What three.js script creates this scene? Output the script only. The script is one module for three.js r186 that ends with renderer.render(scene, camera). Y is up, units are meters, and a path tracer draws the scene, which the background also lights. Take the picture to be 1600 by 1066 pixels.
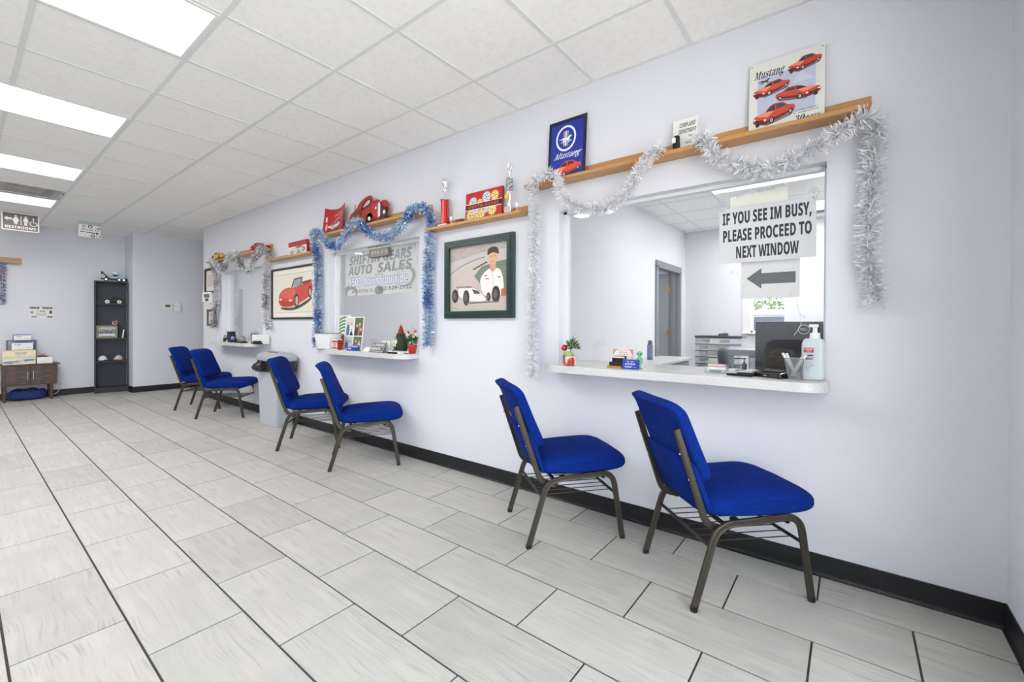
import * as THREE from 'three';
import { RoundedBoxGeometry } from 'three/addons/geometries/RoundedBoxGeometry.js';
import { mergeGeometries } from 'three/addons/utils/BufferGeometryUtils.js';
import { RectAreaLightUniformsLib } from 'three/addons/lights/RectAreaLightUniformsLib.js';

// ------------------------------------------------------------ camera, sky, lights, exposure
const scene = new THREE.Scene();
const renderer = new THREE.WebGLRenderer({ antialias: true });
renderer.toneMapping = THREE.LinearToneMapping;
renderer.toneMappingExposure = 0.92;
renderer.shadowMap.enabled = true;
RectAreaLightUniformsLib.init();
const EYE = 1.1992, XW = 2.56, H = 2.7755, ZN = 0.495, XL = -3.4, ZB = -10.405, ZC = -9.824;
const camera = new THREE.PerspectiveCamera(2 * Math.atan(533 / 680.546) * 180 / Math.PI, 1600 / 1066, 0.05, 200);
camera.position.set(0, EYE, 0);
camera.rotation.order = 'YXZ';
camera.rotation.set(-0.005322, -0.909847, 0.003313);
camera.setViewOffset(1600, 1066, 0, 21.58, 1600, 1066);   // the photograph's lens shift
camera.updateProjectionMatrix();
scene.background = new THREE.Color().setRGB(0.91, 0.96, 1.0);     // bright overcast sky
scene.backgroundIntensity = 6.8;
const sun = new THREE.DirectionalLight(0xfff4e4, 10);
sun.position.setFromSphericalCoords(30, Math.PI / 2 - 0.95, -1.9).add(new THREE.Vector3(14, 0, -1));
sun.target.position.set(14, 0, -1);
sun.castShadow = true;
Object.assign(sun.shadow.camera, { left: -14, right: 14, top: 14, bottom: -14, near: 1, far: 80 });
scene.add(sun, sun.target);
const LOBBY_LIGHT = 17, OFFICE_LIGHT = 13;
function areaLight(x, z, w, d, power, color = 0xfffdfb) {
  const l = new THREE.RectAreaLight(color, power, w, d);
  l.position.set(x, H - 0.022, z);
  l.rotation.x = -Math.PI / 2;
  l.castShadow = true;
  scene.add(l);
}
const TROFFERS = [];
for (const x of [0.2474]) for (const z of [-2.847, -4.676, -6.505, -8.334]) TROFFERS.push([x, z, 1.2, 0.59]);
for (const [x, z, w, d] of TROFFERS) areaLight(x, z, w - 0.04, d - 0.04, LOBBY_LIGHT);
const OFFICE_TROFFERS = [[5.35, -0.72, 0.59, 1.2, 'front'], [6.95, -0.72, 0.59, 1.2, 'deep'], [5.2, -3.9, 0.59, 1.2, 'middle'], [5.0, -7.0, 0.59, 1.2, 'rear']];  // the deep fitting is an added lamp that brightens the far part of the office
for (const [x, z, w, d, n] of OFFICE_TROFFERS) areaLight(x, z, w - 0.04, d - 0.04, n === 'front' || n === 'deep' ? OFFICE_LIGHT * 1.3 : OFFICE_LIGHT * 2.0);

// ------------------------------------------------------------ helpers
let seed = 20251;
const rnd = () => { seed = (seed + 0x6d2b79f5) | 0; let t = Math.imul(seed ^ (seed >>> 15), 1 | seed); t = (t + Math.imul(t ^ (t >>> 7), 61 | t)) ^ t; return ((t ^ (t >>> 14)) >>> 0) / 4294967296; };
const rr = (a, b) => a + (b - a) * rnd();
const V = (x, y, z) => new THREE.Vector3(x, y, z);
const used = {};
const numbered = (n) => { const k = used[n] = (used[n] ?? -1) + 1; return k ? n + '_' + String(k).padStart(3, '0') : n; };
function thing(name, label, category, pos = [0, 0, 0], turn = 0, group) {
  const o = new THREE.Group();
  o.name = numbered(name); o.position.set(...pos); o.rotation.y = turn;
  o.userData = { label, category };
  if (group) o.userData.group = group;
  scene.add(o);
  return o;
}
const merged = (g) => { if (!Array.isArray(g)) return g; return g.length === 1 ? g[0] : mergeGeometries(g.map((q) => { const n = q.index ? q.toNonIndexed() : q.clone(); for (const k of Object.keys(n.attributes)) if (!['position', 'normal', 'uv'].includes(k)) n.deleteAttribute(k); return n; })); };
function part(parent, name, geo, mat, label) {
  const m = new THREE.Mesh(merged(geo), mat);
  m.name = name; m.castShadow = m.receiveShadow = true;
  if (label) m.userData.label = label;
  parent.add(m);
  return m;
}
function struct(name, geo, mat) { const m = part(scene, name, geo, mat); m.userData.kind = 'structure'; return m; }
function structGroup(name) { const o = new THREE.Group(); o.name = name; o.userData.kind = 'structure'; scene.add(o); return o; }
const box = (x0, y0, z0, x1, y1, z1, r = 0) => {
  const w = Math.abs(x1 - x0), h = Math.abs(y1 - y0), d = Math.abs(z1 - z0);
  const g = r > 0 ? new RoundedBoxGeometry(w, h, d, 2, Math.min(r, w / 2.1, h / 2.1, d / 2.1)) : new THREE.BoxGeometry(w, h, d);
  return g.translate((x0 + x1) / 2, (y0 + y1) / 2, (z0 + z1) / 2);
};
const cbox = (w, h, d, x = 0, y = 0, z = 0, r = 0) => box(x - w / 2, y - h / 2, z - d / 2, x + w / 2, y + h / 2, z + d / 2, r);
const cyl = (r0, r1, h, x = 0, y = 0, z = 0, n = 20) => new THREE.CylinderGeometry(r1, r0, h, n).translate(x, y + h / 2, z);
const lathe = (pts, n = 28) => new THREE.LatheGeometry(pts.map(([a, b]) => new THREE.Vector2(a, b)), n);
const tube = (pts, r, n = 0, k = 8, tension = 0.5) => new THREE.TubeGeometry(new THREE.CatmullRomCurve3(pts.map((p) => p.isVector3 ? p : V(...p)), false, 'catmullrom', tension), n || pts.length * 8, r, k);
const rod = (a, b, r, k = 8) => new THREE.TubeGeometry(new THREE.LineCurve3(V(...a), V(...b)), 1, r, k);
function superq(w, h, d, e1 = 0.4, e2 = 0.35, nu = 36, nv = 18) {   // rounded cushion: y is the thin axis
  const g = new THREE.SphereGeometry(1, nu, nv), p = g.attributes.position;
  const f = (v, e) => Math.sign(v) * Math.pow(Math.abs(v), e);
  for (let i = 0; i < p.count; i++) {
    const x = p.getX(i), y = p.getY(i), z = p.getZ(i), s = Math.hypot(x, z) || 1e-9;
    const c = f(s, e1);
    p.setXYZ(i, w / 2 * c * f(x / s, e2), h / 2 * f(y, e1), d / 2 * c * f(z / s, e2));
  }
  return g;
}
const warp = (g, fn) => { const p = g.attributes.position; for (let i = 0; i < p.count; i++) { const r = fn(p.getX(i), p.getY(i), p.getZ(i)); p.setXYZ(i, ...r); } g.computeVertexNormals(); return g; };
// a bar of the given outline swept along a path in the local y-z plane
function sweep(path, sec) {
  const P = path.map(([z, y]) => new THREE.Vector2(z, y)), n = sec.length, pos = [], idx = [];
  for (let i = 0; i < P.length; i++) {
    const a = P[Math.max(i - 1, 0)], b = P[Math.min(i + 1, P.length - 1)], t = b.clone().sub(a).normalize(), nn = new THREE.Vector2(-t.y, t.x);
    for (const [u, s] of sec) pos.push(s, P[i].y + nn.y * u, P[i].x + nn.x * u);
  }
  for (let i = 0; i + 1 < P.length; i++) for (let j = 0; j < n; j++) { const a = i * n + j, b = i * n + (j + 1) % n; idx.push(a, b, a + n, b, b + n, a + n); }
  const cap = (o, flip) => { for (let j = 1; j + 1 < n; j++) flip ? idx.push(o, o + j, o + j + 1) : idx.push(o, o + j + 1, o + j); };
  cap(0, false); cap((P.length - 1) * n, true);
  const g = new THREE.BufferGeometry();
  g.setAttribute('position', new THREE.Float32BufferAttribute(pos, 3)); g.setIndex(idx);
  const q = g.toNonIndexed(); q.computeVertexNormals();
  q.setAttribute('uv', new THREE.Float32BufferAttribute(new Float32Array(q.attributes.position.count * 2), 2));
  return q;
}
function arcPath(pts, rad, seg = 6) {            // polyline with filleted corners, [z, y]
  const out = [pts[0]];
  for (let i = 1; i + 1 < pts.length; i++) {
    const p = new THREE.Vector2(...pts[i]), a = new THREE.Vector2(...pts[i - 1]).sub(p), b = new THREE.Vector2(...pts[i + 1]).sub(p);
    const r = Math.min(rad, a.length() * 0.48, b.length() * 0.48), s = p.clone().add(a.setLength(r)), e = p.clone().add(b.setLength(r));
    for (let k = 0; k <= seg; k++) { const t = k / seg; out.push([(1 - t) ** 2 * s.x + 2 * t * (1 - t) * p.x + t * t * e.x, (1 - t) ** 2 * s.y + 2 * t * (1 - t) * p.y + t * t * e.y]); }
  }
  out.push(pts[pts.length - 1]);
  return out;
}
const extr = (pts, depth, bevel = 0) => new THREE.ExtrudeGeometry(Array.isArray(pts) ? new THREE.Shape(pts.map(([a, b]) => new THREE.Vector2(a, b))) : pts, { depth, bevelEnabled: bevel > 0, bevelSize: bevel, bevelThickness: bevel, bevelSegments: 2, curveSegments: 10 });

// ------------------------------------------------------------ textures and materials
const S = (c) => new THREE.Color(c);
const std = (c, roughness = 0.6, metalness = 0, more = {}) => new THREE.MeshStandardMaterial({ color: S(c), roughness, metalness, ...more });
const phy = (c, roughness, more = {}) => new THREE.MeshPhysicalMaterial({ color: S(c), roughness, ...more });
function noise2(w, h, cx, cy, sd) {               // tiling value noise with cx by cy cells
  const g = new Float32Array(cx * cy), save = seed; seed = sd; for (let i = 0; i < g.length; i++) g[i] = rnd(); seed = save;
  const o = new Float32Array(w * h), sm = (t) => t * t * (3 - 2 * t);
  for (let y = 0; y < h; y++) {
    const fy = y / h * cy, y0 = Math.floor(fy), ty = sm(fy - y0);
    for (let x = 0; x < w; x++) {
      const fx = x / w * cx, x0 = Math.floor(fx), tx = sm(fx - x0), x1 = (x0 + 1) % cx, y1 = (y0 + 1) % cy;
      o[y * w + x] = (g[y0 * cx + x0] * (1 - tx) + g[y0 * cx + x1] * tx) * (1 - ty) + (g[y1 * cx + x0] * (1 - tx) + g[y1 * cx + x1] * tx) * ty;
    }
  }
  return o;
}
function dataTex(w, h, fn, srgb = true) {
  const d = new Uint8Array(w * h * 4);
  for (let i = 0; i < w * h; i++) { const c = fn(i % w, Math.floor(i / w), i); d[i * 4] = c[0]; d[i * 4 + 1] = c[1]; d[i * 4 + 2] = c[2]; d[i * 4 + 3] = 255; }
  const t = new THREE.DataTexture(d, w, h, THREE.RGBAFormat);
  t.wrapS = t.wrapT = THREE.RepeatWrapping; t.magFilter = THREE.LinearFilter; t.minFilter = THREE.LinearMipmapLinearFilter; t.generateMipmaps = true;
  if (srgb) t.colorSpace = THREE.SRGBColorSpace;
  t.needsUpdate = true;
  return t;
}
function rep(t, x, y) { const c = t.clone(); c.repeat.set(x, y); c.needsUpdate = true; return c; }
function canvasTex(w, h, draw) {
  const c = document.createElement('canvas'); c.width = w; c.height = h;
  const g = c.getContext('2d'); draw(g, w, h);
  const t = new THREE.CanvasTexture(c); t.colorSpace = THREE.SRGBColorSpace; t.anisotropy = 8;
  return t;
}
const tileMats = [];
for (let v = 0; v < 4; v++) {                    // stone-look porcelain, veins along v
  const w = 384, h = 768, a = noise2(w, h, 36, 3, 11 + v), b = noise2(w, h, 84, 6, 31 + v), c = noise2(w, h, 5, 7, 51 + v), d = noise2(w, h, 160, 150, 71 + v), e = noise2(w, h, 9, 5, 91 + v);
  const tone = [0, 4, -4, 2][v];
  const t = dataTex(w, h, (x, y, i) => {
    const ww = (Math.floor(x + 26 * (e[i] - 0.5)) + w) % w, j = y * w + ww;
    const vein = Math.max(0, b[j] - 0.66) * (0.12 + c[i]) * 66;
    const s = 179 + tone + (a[j] - 0.5) * 8 * (0.5 + c[i]) + (c[i] - 0.5) * 9 + (d[i] - 0.5) * 5 - vein;
    return [s, s - 1 - c[i] * 1, s - 5 - c[i] * 3];
  });
  tileMats.push(new THREE.MeshStandardMaterial({ map: t, roughness: 0.62, bumpMap: t, bumpScale: 0.0004 }));
}
const M = {};
{
  const n1 = noise2(256, 256, 64, 64, 5), n2 = noise2(256, 256, 128, 128, 6), n3 = noise2(256, 256, 22, 22, 7);
  const roller = dataTex(256, 256, (x, y, i) => { const s = 128 + (n1[i] - 0.5) * 120 + (n2[i] - 0.5) * 90; return [s, s, s]; }, false);
  M.rollerTex = roller;
  const wallT = rep(roller, 2.2, 2.2);
  M.wall = new THREE.MeshStandardMaterial({ color: S('#dfe1e9'), roughness: 0.72, bumpMap: wallT, bumpScale: 0.0008 });
  M.office = new THREE.MeshStandardMaterial({ color: S('#e3e5ea'), roughness: 0.75, bumpMap: wallT, bumpScale: 0.0006 });
  const speck = dataTex(256, 256, (x, y, i) => { const k = n2[i] > 0.82 ? 9 : 0, q = n1[i] > 0.87 ? 8 : 0, s = 249 + (n3[i] - 0.5) * 6 - k - q + (n2[i] - 0.5) * 6; return [s, s, s - 1]; });
  M.ceilTile = new THREE.MeshStandardMaterial({ map: rep(speck, 1.7, 1.7), bumpMap: rep(speck, 1.7, 1.7), bumpScale: 0.0012, roughness: 0.92 });
  const cloth = noise2(256, 256, 180, 180, 8), cl2 = noise2(256, 256, 8, 8, 9);
  const ft = dataTex(256, 256, (x, y, i) => { const s = 0.8 + 0.3 * cloth[i] + 0.14 * (cl2[i] - 0.5); return [3 * s, 40 * s, 124 * s]; });
  M.blueCloth = new THREE.MeshPhysicalMaterial({ map: rep(ft, 2, 2), bumpMap: rep(ft, 2, 2), bumpScale: 0.0012, roughness: 1, specularIntensity: 0.35 });
  const lam = dataTex(256, 256, (x, y, i) => { const s = 214 + (n2[i] - 0.5) * 16 + (n1[i] - 0.5) * 10; return [s, s - 1, s - 2]; });
  M.laminate = new THREE.MeshStandardMaterial({ map: rep(lam, 3, 3), roughness: 0.3 });
  const metalT = dataTex(128, 128, (x, y) => { const s = 120 + ((x * 37 + y * 91 + ((x * y) % 17) * 13) % 100); return [s, s, s]; }, false);
  M.bronze = new THREE.MeshStandardMaterial({ color: S('#46413a'), roughness: 0.42, metalness: 0.55, bumpMap: rep(metalT, 6, 6), bumpScale: 0.0005 });
  const wood = (r, g, b, sd, str) => { const a = noise2(256, 256, 3, 40, sd), c = noise2(256, 256, 6, 110, sd + 1), k = noise2(256, 256, 4, 5, sd + 2); return dataTex(256, 256, (x, y, i) => { const s = 1 + (a[i] - 0.5) * str + (c[i] - 0.5) * str * 0.6 + (k[i] - 0.5) * str * 0.7; return [r * s, g * s, b * s]; }); };
  M.oak = new THREE.MeshPhysicalMaterial({ map: rep(wood(184, 134, 76, 100, 0.4), 1.2, 6), roughness: 0.38, clearcoat: 0.25, clearcoatRoughness: 0.3 });
  M.walnut = new THREE.MeshStandardMaterial({ map: rep(wood(84, 66, 58, 110, 0.55), 1, 3), roughness: 0.5 });
  M.blackWood = new THREE.MeshStandardMaterial({ map: rep(wood(38, 37, 38, 120, 0.2), 1, 3), roughness: 0.45 });
}
M.white = std('#eeeeec', 0.5); M.trimWhite = std('#e6e7e9', 0.45); M.black = std('#141416', 0.45); M.rubber = std('#17181c', 0.42);
M.grout = std('#3d3b38', 0.95); M.tee = std('#e3e4e4', 0.5); M.chrome = std('#dcdcdc', 0.16, 1); M.brass = std('#caa546', 0.28, 0.95);
M.red = phy('#a81015', 0.5, { clearcoat: 0.15 }); M.silverFoil = std('#e8e8ec', 0.25, 0.75); M.greyDoor = std('#7e858c', 0.5); M.darkGrey = std('#3a3d42', 0.5); M.paper = std('#f2f2ef', 0.8);
M.glass = new THREE.MeshPhysicalMaterial({ color: 0xffffff, roughness: 0, transmission: 1, thickness: 0, ior: 1.5 });
M.clear = new THREE.MeshPhysicalMaterial({ color: S('#f4f8fa'), roughness: 0.08, transmission: 0.9, thickness: 0, ior: 1.45 });
M.diffuser = new THREE.MeshStandardMaterial({ color: S('#ffffff'), roughness: 0.6, emissive: S('#fffdf8'), emissiveIntensity: 1.15 });

// ------------------------------------------------------------ the room: floor
{
  const TL = 0.6215, TW = 0.31464, X0 = 0.11664, Z0 = [-1.997, -1.676, -1.36, -1.046, -0.731, -0.422, -0.109];
  const floor = structGroup('floor');
  part(floor, 'screed', box(XL - 0.2, -0.12, ZN + 0.2, 9, -0.0035, ZB - 0.8), M.grout);
  const J = 0.0074, rest = [], cache = {};
  const rowZ = (r) => (r >= 1 && r <= 7) ? Z0[r - 1] : -1.997 + 0.3146 * (r - 1);
  const uvs = (g, w, d, ou, ov) => { const p = g.attributes.position, n = g.attributes.normal, u = g.attributes.uv; for (let i = 0; i < p.count; i++) u.setXY(i, (p.getX(i) + ou) / 0.42, (p.getZ(i) + ov) / 0.84); return g; };
  const make = (w, d, v) => cache[w.toFixed(3) + d.toFixed(3) + v] ??= uvs(new RoundedBoxGeometry(w, 0.008, d, 1, 0.0012), w, d, 0.21 + v * 0.13, 0.37 + v * 0.29);
  let count = 0;
  for (let r = -12; r <= 7; r++) {
    const x0 = X0 + r * TW, x1 = Math.min(x0 + TW, XW);
    const a = Math.max(x0, XL), off = rowZ(r), kmax = Math.ceil((ZN - off) / TL);
    for (let k = kmax; ; k--) {
      const z1 = Math.min(off + k * TL, ZN), z0 = Math.max(off + (k - 1) * TL, ZB);
      if (z1 <= ZB + 0.02) break;
      if (z1 - z0 < 0.03 || x1 - a < 0.03) continue;
      const w = x1 - a - J, d = z1 - z0 - J, v = Math.floor(rnd() * 3), g = make(w, d, v), dy = rr(-0.0003, 0.0003);
      const cx = (a + x1) / 2, cz = (z0 + z1) / 2;
      if (r >= -1 && count < 300) { count++; const m = part(floor, 'floor_tile', g, tileMats[Math.floor(rnd() * 4)]); m.position.set(cx, -0.004 + dy, cz); }
      else rest.push(g.clone().translate(cx, -0.004, cz));
    }
  }
  for (let k = 0; k < 2; k++) { const x0 = XW + 0.0, g = uvs(box(XW + 0.01, -0.008, ZB, 4.4, 0, -8.62), 1, 1, 0, 0); if (!k) rest.push(g); }
  const m = part(floor, 'outlying_tiles', rest, tileMats[0]); m.userData.kind = 'stuff';
  part(floor, 'office_floor', box(XW + 0.16, -0.01, ZN, 7.71, 0, -8.45), std('#8f9093', 0.8));
}
// ------------------------------------------------------------ ceiling with its grid
const XE = 0.8571, ZE = -3.7618, G = 0.6096;
{
  const c = structGroup('ceiling');
  part(c, 'deck', box(XL - 0.2, H + 0.16, ZN + 0.2, 8, H + 0.3, ZB - 0.8), M.white);
  const taken = (x, z) => TROFFERS.some(([a, b, w, d]) => Math.abs(x - a) < w / 2 && Math.abs(z - b) < d / 2) || (x > -0.36 && x < 0.85 && z > -8.0 && z < -7.44);
  const xs = []; for (let i = -7; i <= 3; i++) xs.push(XE + i * G); xs[0] = Math.max(xs[0], XL); xs.push(XW); if (xs[xs.length - 1] - xs[xs.length - 2] < 0) xs.splice(xs.length - 2, 1);
  const X = xs.filter((v) => v <= XW && v >= XL).sort((a, b) => a - b); if (X[0] > XL) X.unshift(XL);
  const Z = [ZN]; for (let k = -8; k <= 12; k++) { const z = ZE - k * G; if (z < ZN - 0.05 && z > ZB + 0.05) Z.push(z); } Z.push(ZB);
  const rest = [], restTee = [], cache = {}, T = 0.012;
  const uv = (g, o) => { const p = g.attributes.position, u = g.attributes.uv; for (let i = 0; i < p.count; i++) u.setXY(i, p.getX(i) + o, p.getZ(i) + o * 2); return g; };
  for (let i = 0; i + 1 < X.length; i++) for (let k = 0; k + 1 < Z.length; k++) {
    const x0 = X[i] + 0.004, x1 = X[i + 1] - 0.004, z1 = Z[k] - 0.004, z0 = Z[k + 1] + 0.004, cx = (x0 + x1) / 2, cz = (z0 + z1) / 2;
    if (taken(cx, cz)) continue;
    const v = Math.floor(rnd() * 3), key = [(x1 - x0).toFixed(3), (z1 - z0).toFixed(3), v].join();
    const g = cache[key] ??= uv(new THREE.BoxGeometry(x1 - x0, 0.015, z1 - z0), v * 0.37 + 0.3);
    if (X[i] > -0.4) part(c, 'ceiling_tile', g, M.ceilTile).position.set(cx, H + 0.0095 + rr(0, 0.001), cz); else rest.push(g.clone().translate(cx, H + 0.01, cz));
  }
  for (let i = 1; i + 1 < X.length; i++) { const g = box(X[i] - T, H - 0.001, ZN, X[i] + T, H + 0.03, ZB); X[i] > -0.4 ? part(c, 'main_tee', tr(g, X[i]), M.tee) : restTee.push(g); }
  function tr(g, x) {                      // main tees stop at the light fittings
    const segs = []; let a = ZN;
    for (const [tx, tz, w, d] of TROFFERS) if (Math.abs(tx - x) < w / 2 - 0.02) { segs.push(box(x - T, H - 0.001, a, x + T, H + 0.03, tz + d / 2 + 0.01)); a = tz - d / 2 - 0.01; }
    segs.push(box(x - T, H - 0.001, a, x + T, H + 0.03, ZB));
    return segs;
  }
  for (let k = 1; k + 1 < Z.length; k++) for (let i = 0; i + 1 < X.length; i++) { const g = box(X[i] + T, H, Z[k] - T, X[i + 1] - T, H + 0.03, Z[k] + T); X[i] > -0.4 ? part(c, 'cross_tee', g, M.tee) : restTee.push(g); }
  part(c, 'outlying_tiles', rest, M.ceilTile).userData.kind = 'stuff';
  part(c, 'outlying_tees', restTee, M.tee).userData.kind = 'stuff';
  part(c, 'wall_angle', [box(XW - 0.022, H - 0.002, ZN, XW, H + 0.02, -8.47), box(XL, H - 0.002, ZB, XW + 1.8, H + 0.02, ZB + 0.022), box(XL, H - 0.002, ZN - 0.022, XW, H + 0.02, ZN)], M.tee);
  // suspended ceiling of the three offices
  const ot = [], oe = [], clear = (x, z) => OFFICE_TROFFERS.some(([a, b, w, d]) => Math.abs(x - a) < w / 2 && Math.abs(z - b) < d / 2);
  const OX = [XW + 0.16]; for (let i = 0; i < 9; i++) { const x = 3.216 + 0.01 + i * G; if (x < 7.6) OX.push(x); } OX.push(7.71);
  const OZ = [0.495]; for (let k = 0; k < 15; k++) OZ.push(-0.1 - k * G); 
  for (let i = 0; i + 1 < OX.length; i++) for (let k = 0; k + 1 < OZ.length; k++) {
    const cx = (OX[i] + OX[i + 1]) / 2, cz = (OZ[k] + OZ[k + 1]) / 2;
    if (clear(cx, cz) || cz < -8.45) continue;
    const g = uv(box(OX[i] + 0.004, H + 0.002, OZ[k] - 0.004, OX[i + 1] - 0.004, H + 0.017, OZ[k + 1] + 0.004), 0.2);
    if (k < 4) part(c, 'ceiling_tile', g, M.ceilTile); else ot.push(g);
    if (i) oe.push(box(OX[i] - T, H - 0.001, OZ[k], OX[i] + T, H + 0.02, OZ[k + 1]));
    oe.push(box(OX[i] + T, H - 0.001, OZ[k + 1] - T, OX[i + 1] - T, H + 0.02, OZ[k + 1] + T));
  }
  part(c, 'office_tiles', ot, M.ceilTile).userData.kind = 'stuff';
  part(c, 'office_tees', oe, M.tee).userData.kind = 'stuff';
  // passage behind the end of the counter wall
  part(c, 'passage_tiles', box(XW + 0.001, H + 0.002, -8.45, 4.4, H + 0.017, ZB), M.ceilTile);
}
// ------------------------------------------------------------ walls
const WIN = [[-1.583, -0.095], [-4.544, -3.04], [-7.65, -6.22]], WB = 0.9, WT = 1.985, DEP = 0.16, ZEND = -8.47;
{
  const sh = new THREE.Shape(); sh.moveTo(-ZN - 0.16, 0); sh.lineTo(-ZEND, 0); sh.lineTo(-ZEND, H); sh.lineTo(-ZN - 0.16, H); sh.closePath();
  for (const [a, b] of WIN) { const p = new THREE.Path(); p.moveTo(-b, WB); p.lineTo(-a, WB); p.lineTo(-a, WT); p.lineTo(-b, WT); p.closePath(); sh.holes.push(p); }
  const g = new THREE.ExtrudeGeometry(sh, { depth: DEP, bevelEnabled: false }).rotateY(Math.PI / 2).translate(XW, 0, 0);
  struct('wall_right', g, M.wall);
  // shopfront: glazed bays in the wall behind the photographer
  const bays = [-3.1, -1.5, 0.1, 1.7];
  struct('wall_near', [box(XL - 0.16, 0, ZN, -3.1, H + 0.16, ZN + 0.16), box(1.7, 0, ZN, XW, H + 0.16, ZN + 0.16), box(-3.1, 2.6, ZN, 1.7, H + 0.16, ZN + 0.16), box(-3.1, 0, ZN, 1.7, 0.1, ZN + 0.16)], M.wall);
  for (let i = 0; i < 3; i++) {
    const w = structGroup('window_' + (i + 4)), a = bays[i], b = bays[i + 1], zc = ZN + 0.1;
    part(w, 'frame', [box(a, 0.1, zc - 0.04, a + 0.05, 2.6, zc + 0.04), box(b - 0.05, 0.1, zc - 0.04, b, 2.6, zc + 0.04), box(a + 0.05, 2.55, zc - 0.04, b - 0.05, 2.6, zc + 0.04), box(a + 0.05, 0.1, zc - 0.04, b - 0.05, 0.16, zc + 0.04)], M.chrome);
    part(w, 'pane', box(a + 0.05, 0.16, zc - 0.003, b - 0.05, 2.55, zc + 0.003), M.glass);
  }
  struct('wall_left', box(XL - 0.16, 0, ZN, XL, H + 0.16, ZB), M.wall);
  struct('wall_back', box(XL - 0.16, 0, ZB - 0.16, 1.95, H + 0.16, ZB), M.wall);
  struct('wall_back_column', box(1.928, 0, ZC, 4.5, H + 0.16, ZB - 0.16, 0.008), M.wall);
  struct('wall_passage', box(4.4, 0, ZC, 4.55, H + 0.16, -8.4), M.wall);
  struct('wall_office_back', [box(7.71, 0, ZN, 7.87, H + 0.17, -0.764), box(7.71, 0, -1.244, 7.87, H + 0.17, -8.6), box(7.71, 0, -0.764, 7.87, 1.09, -1.244), box(7.71, 2.05, -0.764, 7.87, H + 0.17, -1.244)], M.office);
  struct('wall_office_near', box(XW + DEP, 0, ZN, 7.87, H + 0.17, ZN + 0.16), M.office);
  struct('wall_office_side', [box(XW + DEP, 0, -2.24, 6.29, H, -2.38), box(7.38, 0, -2.24, 7.71, H, -2.38), box(6.29, 2.1, -2.24, 7.38, H, -2.38)], M.office);
  struct('wall_office_middle', box(XW + DEP, 0, -5.45, 7.71, H, -5.6), M.office);
  struct('wall_office_far', box(XW + DEP, 0, -8.32, 7.71, H, ZEND), M.office);
  // inner lining of the counter wall on the office side
  const sh2 = new THREE.Shape(); sh2.moveTo(-ZN, 0); sh2.lineTo(8.32, 0); sh2.lineTo(8.32, H); sh2.lineTo(-ZN, H); sh2.closePath();
  for (const [a, b] of WIN) { const p = new THREE.Path(); p.moveTo(-b, WB); p.lineTo(-a, WB); p.lineTo(-a, WT); p.lineTo(-b, WT); p.closePath(); sh2.holes.push(p); }
  struct('wall_office_front', new THREE.ExtrudeGeometry(sh2, { depth: 0.012, bevelEnabled: false }).rotateY(Math.PI / 2).translate(XW + DEP, 0, 0), M.office);
  // cove base
  const cove = (len) => { const s = new THREE.Shape(); s.moveTo(0, 0); s.lineTo(0.017, 0); s.quadraticCurveTo(0.006, 0.004, 0.005, 0.018); s.lineTo(0.004, 0.098); s.quadraticCurveTo(0.004, 0.102, 0, 0.102); s.closePath(); return new THREE.ExtrudeGeometry(s, { depth: len, bevelEnabled: false, curveSegments: 4 }); };
  const bb = structGroup('baseboard_right');
  for (const [a, b] of [[ZN, 0.1105], [0.11, -2.1195], [-2.12, -4.5995], [-4.6, -6.9995], [-7.0, ZEND]]) part(bb, 'cove_base', cove(a - b).rotateY(Math.PI).translate(XW, 0, a), M.rubber);
  struct('baseboard_near', cove(XW - XL).rotateY(Math.PI / 2).scale(1, 1, 1).translate(XL, 0, ZN), M.rubber);
  struct('baseboard_back', cove(1.93 - XL).rotateY(-Math.PI / 2).translate(1.93, 0, ZB), M.rubber);
  struct('baseboard_column', [cove(4.4 - 1.928).rotateY(-Math.PI / 2).translate(4.4, 0, ZC), cove(ZC - ZB).rotateY(Math.PI).translate(1.928, 0, ZC)], M.rubber);
}
// ------------------------------------------------------------ service windows
WIN.forEach(([a, b], i) => {
  const w = structGroup('window_' + (i + 1)), x = XW + 0.08, f = 0.03;
  part(w, 'frame_jamb', box(x - 0.022, 0.94, a, x + 0.022, WT, a + f, 0.003), M.trimWhite);
  part(w, 'frame_jamb', box(x - 0.022, 0.94, b - f * 0.35, x + 0.022, WT, b, 0.003), M.trimWhite);
  part(w, 'frame_head', box(x - 0.022, WT - 0.022, a, x + 0.022, WT, b, 0.003), M.trimWhite);
  part(w, 'pane', box(x - 0.003, 0.941, a + f, x + 0.003, WT - 0.02, b - f * 0.35), M.glass);
  if (i) part(w, 'mullion', box(x + 0.002, 0.94, a + f, x + 0.02, WT, a + f + 0.03, 0.002), M.trimWhite);
});
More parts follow.
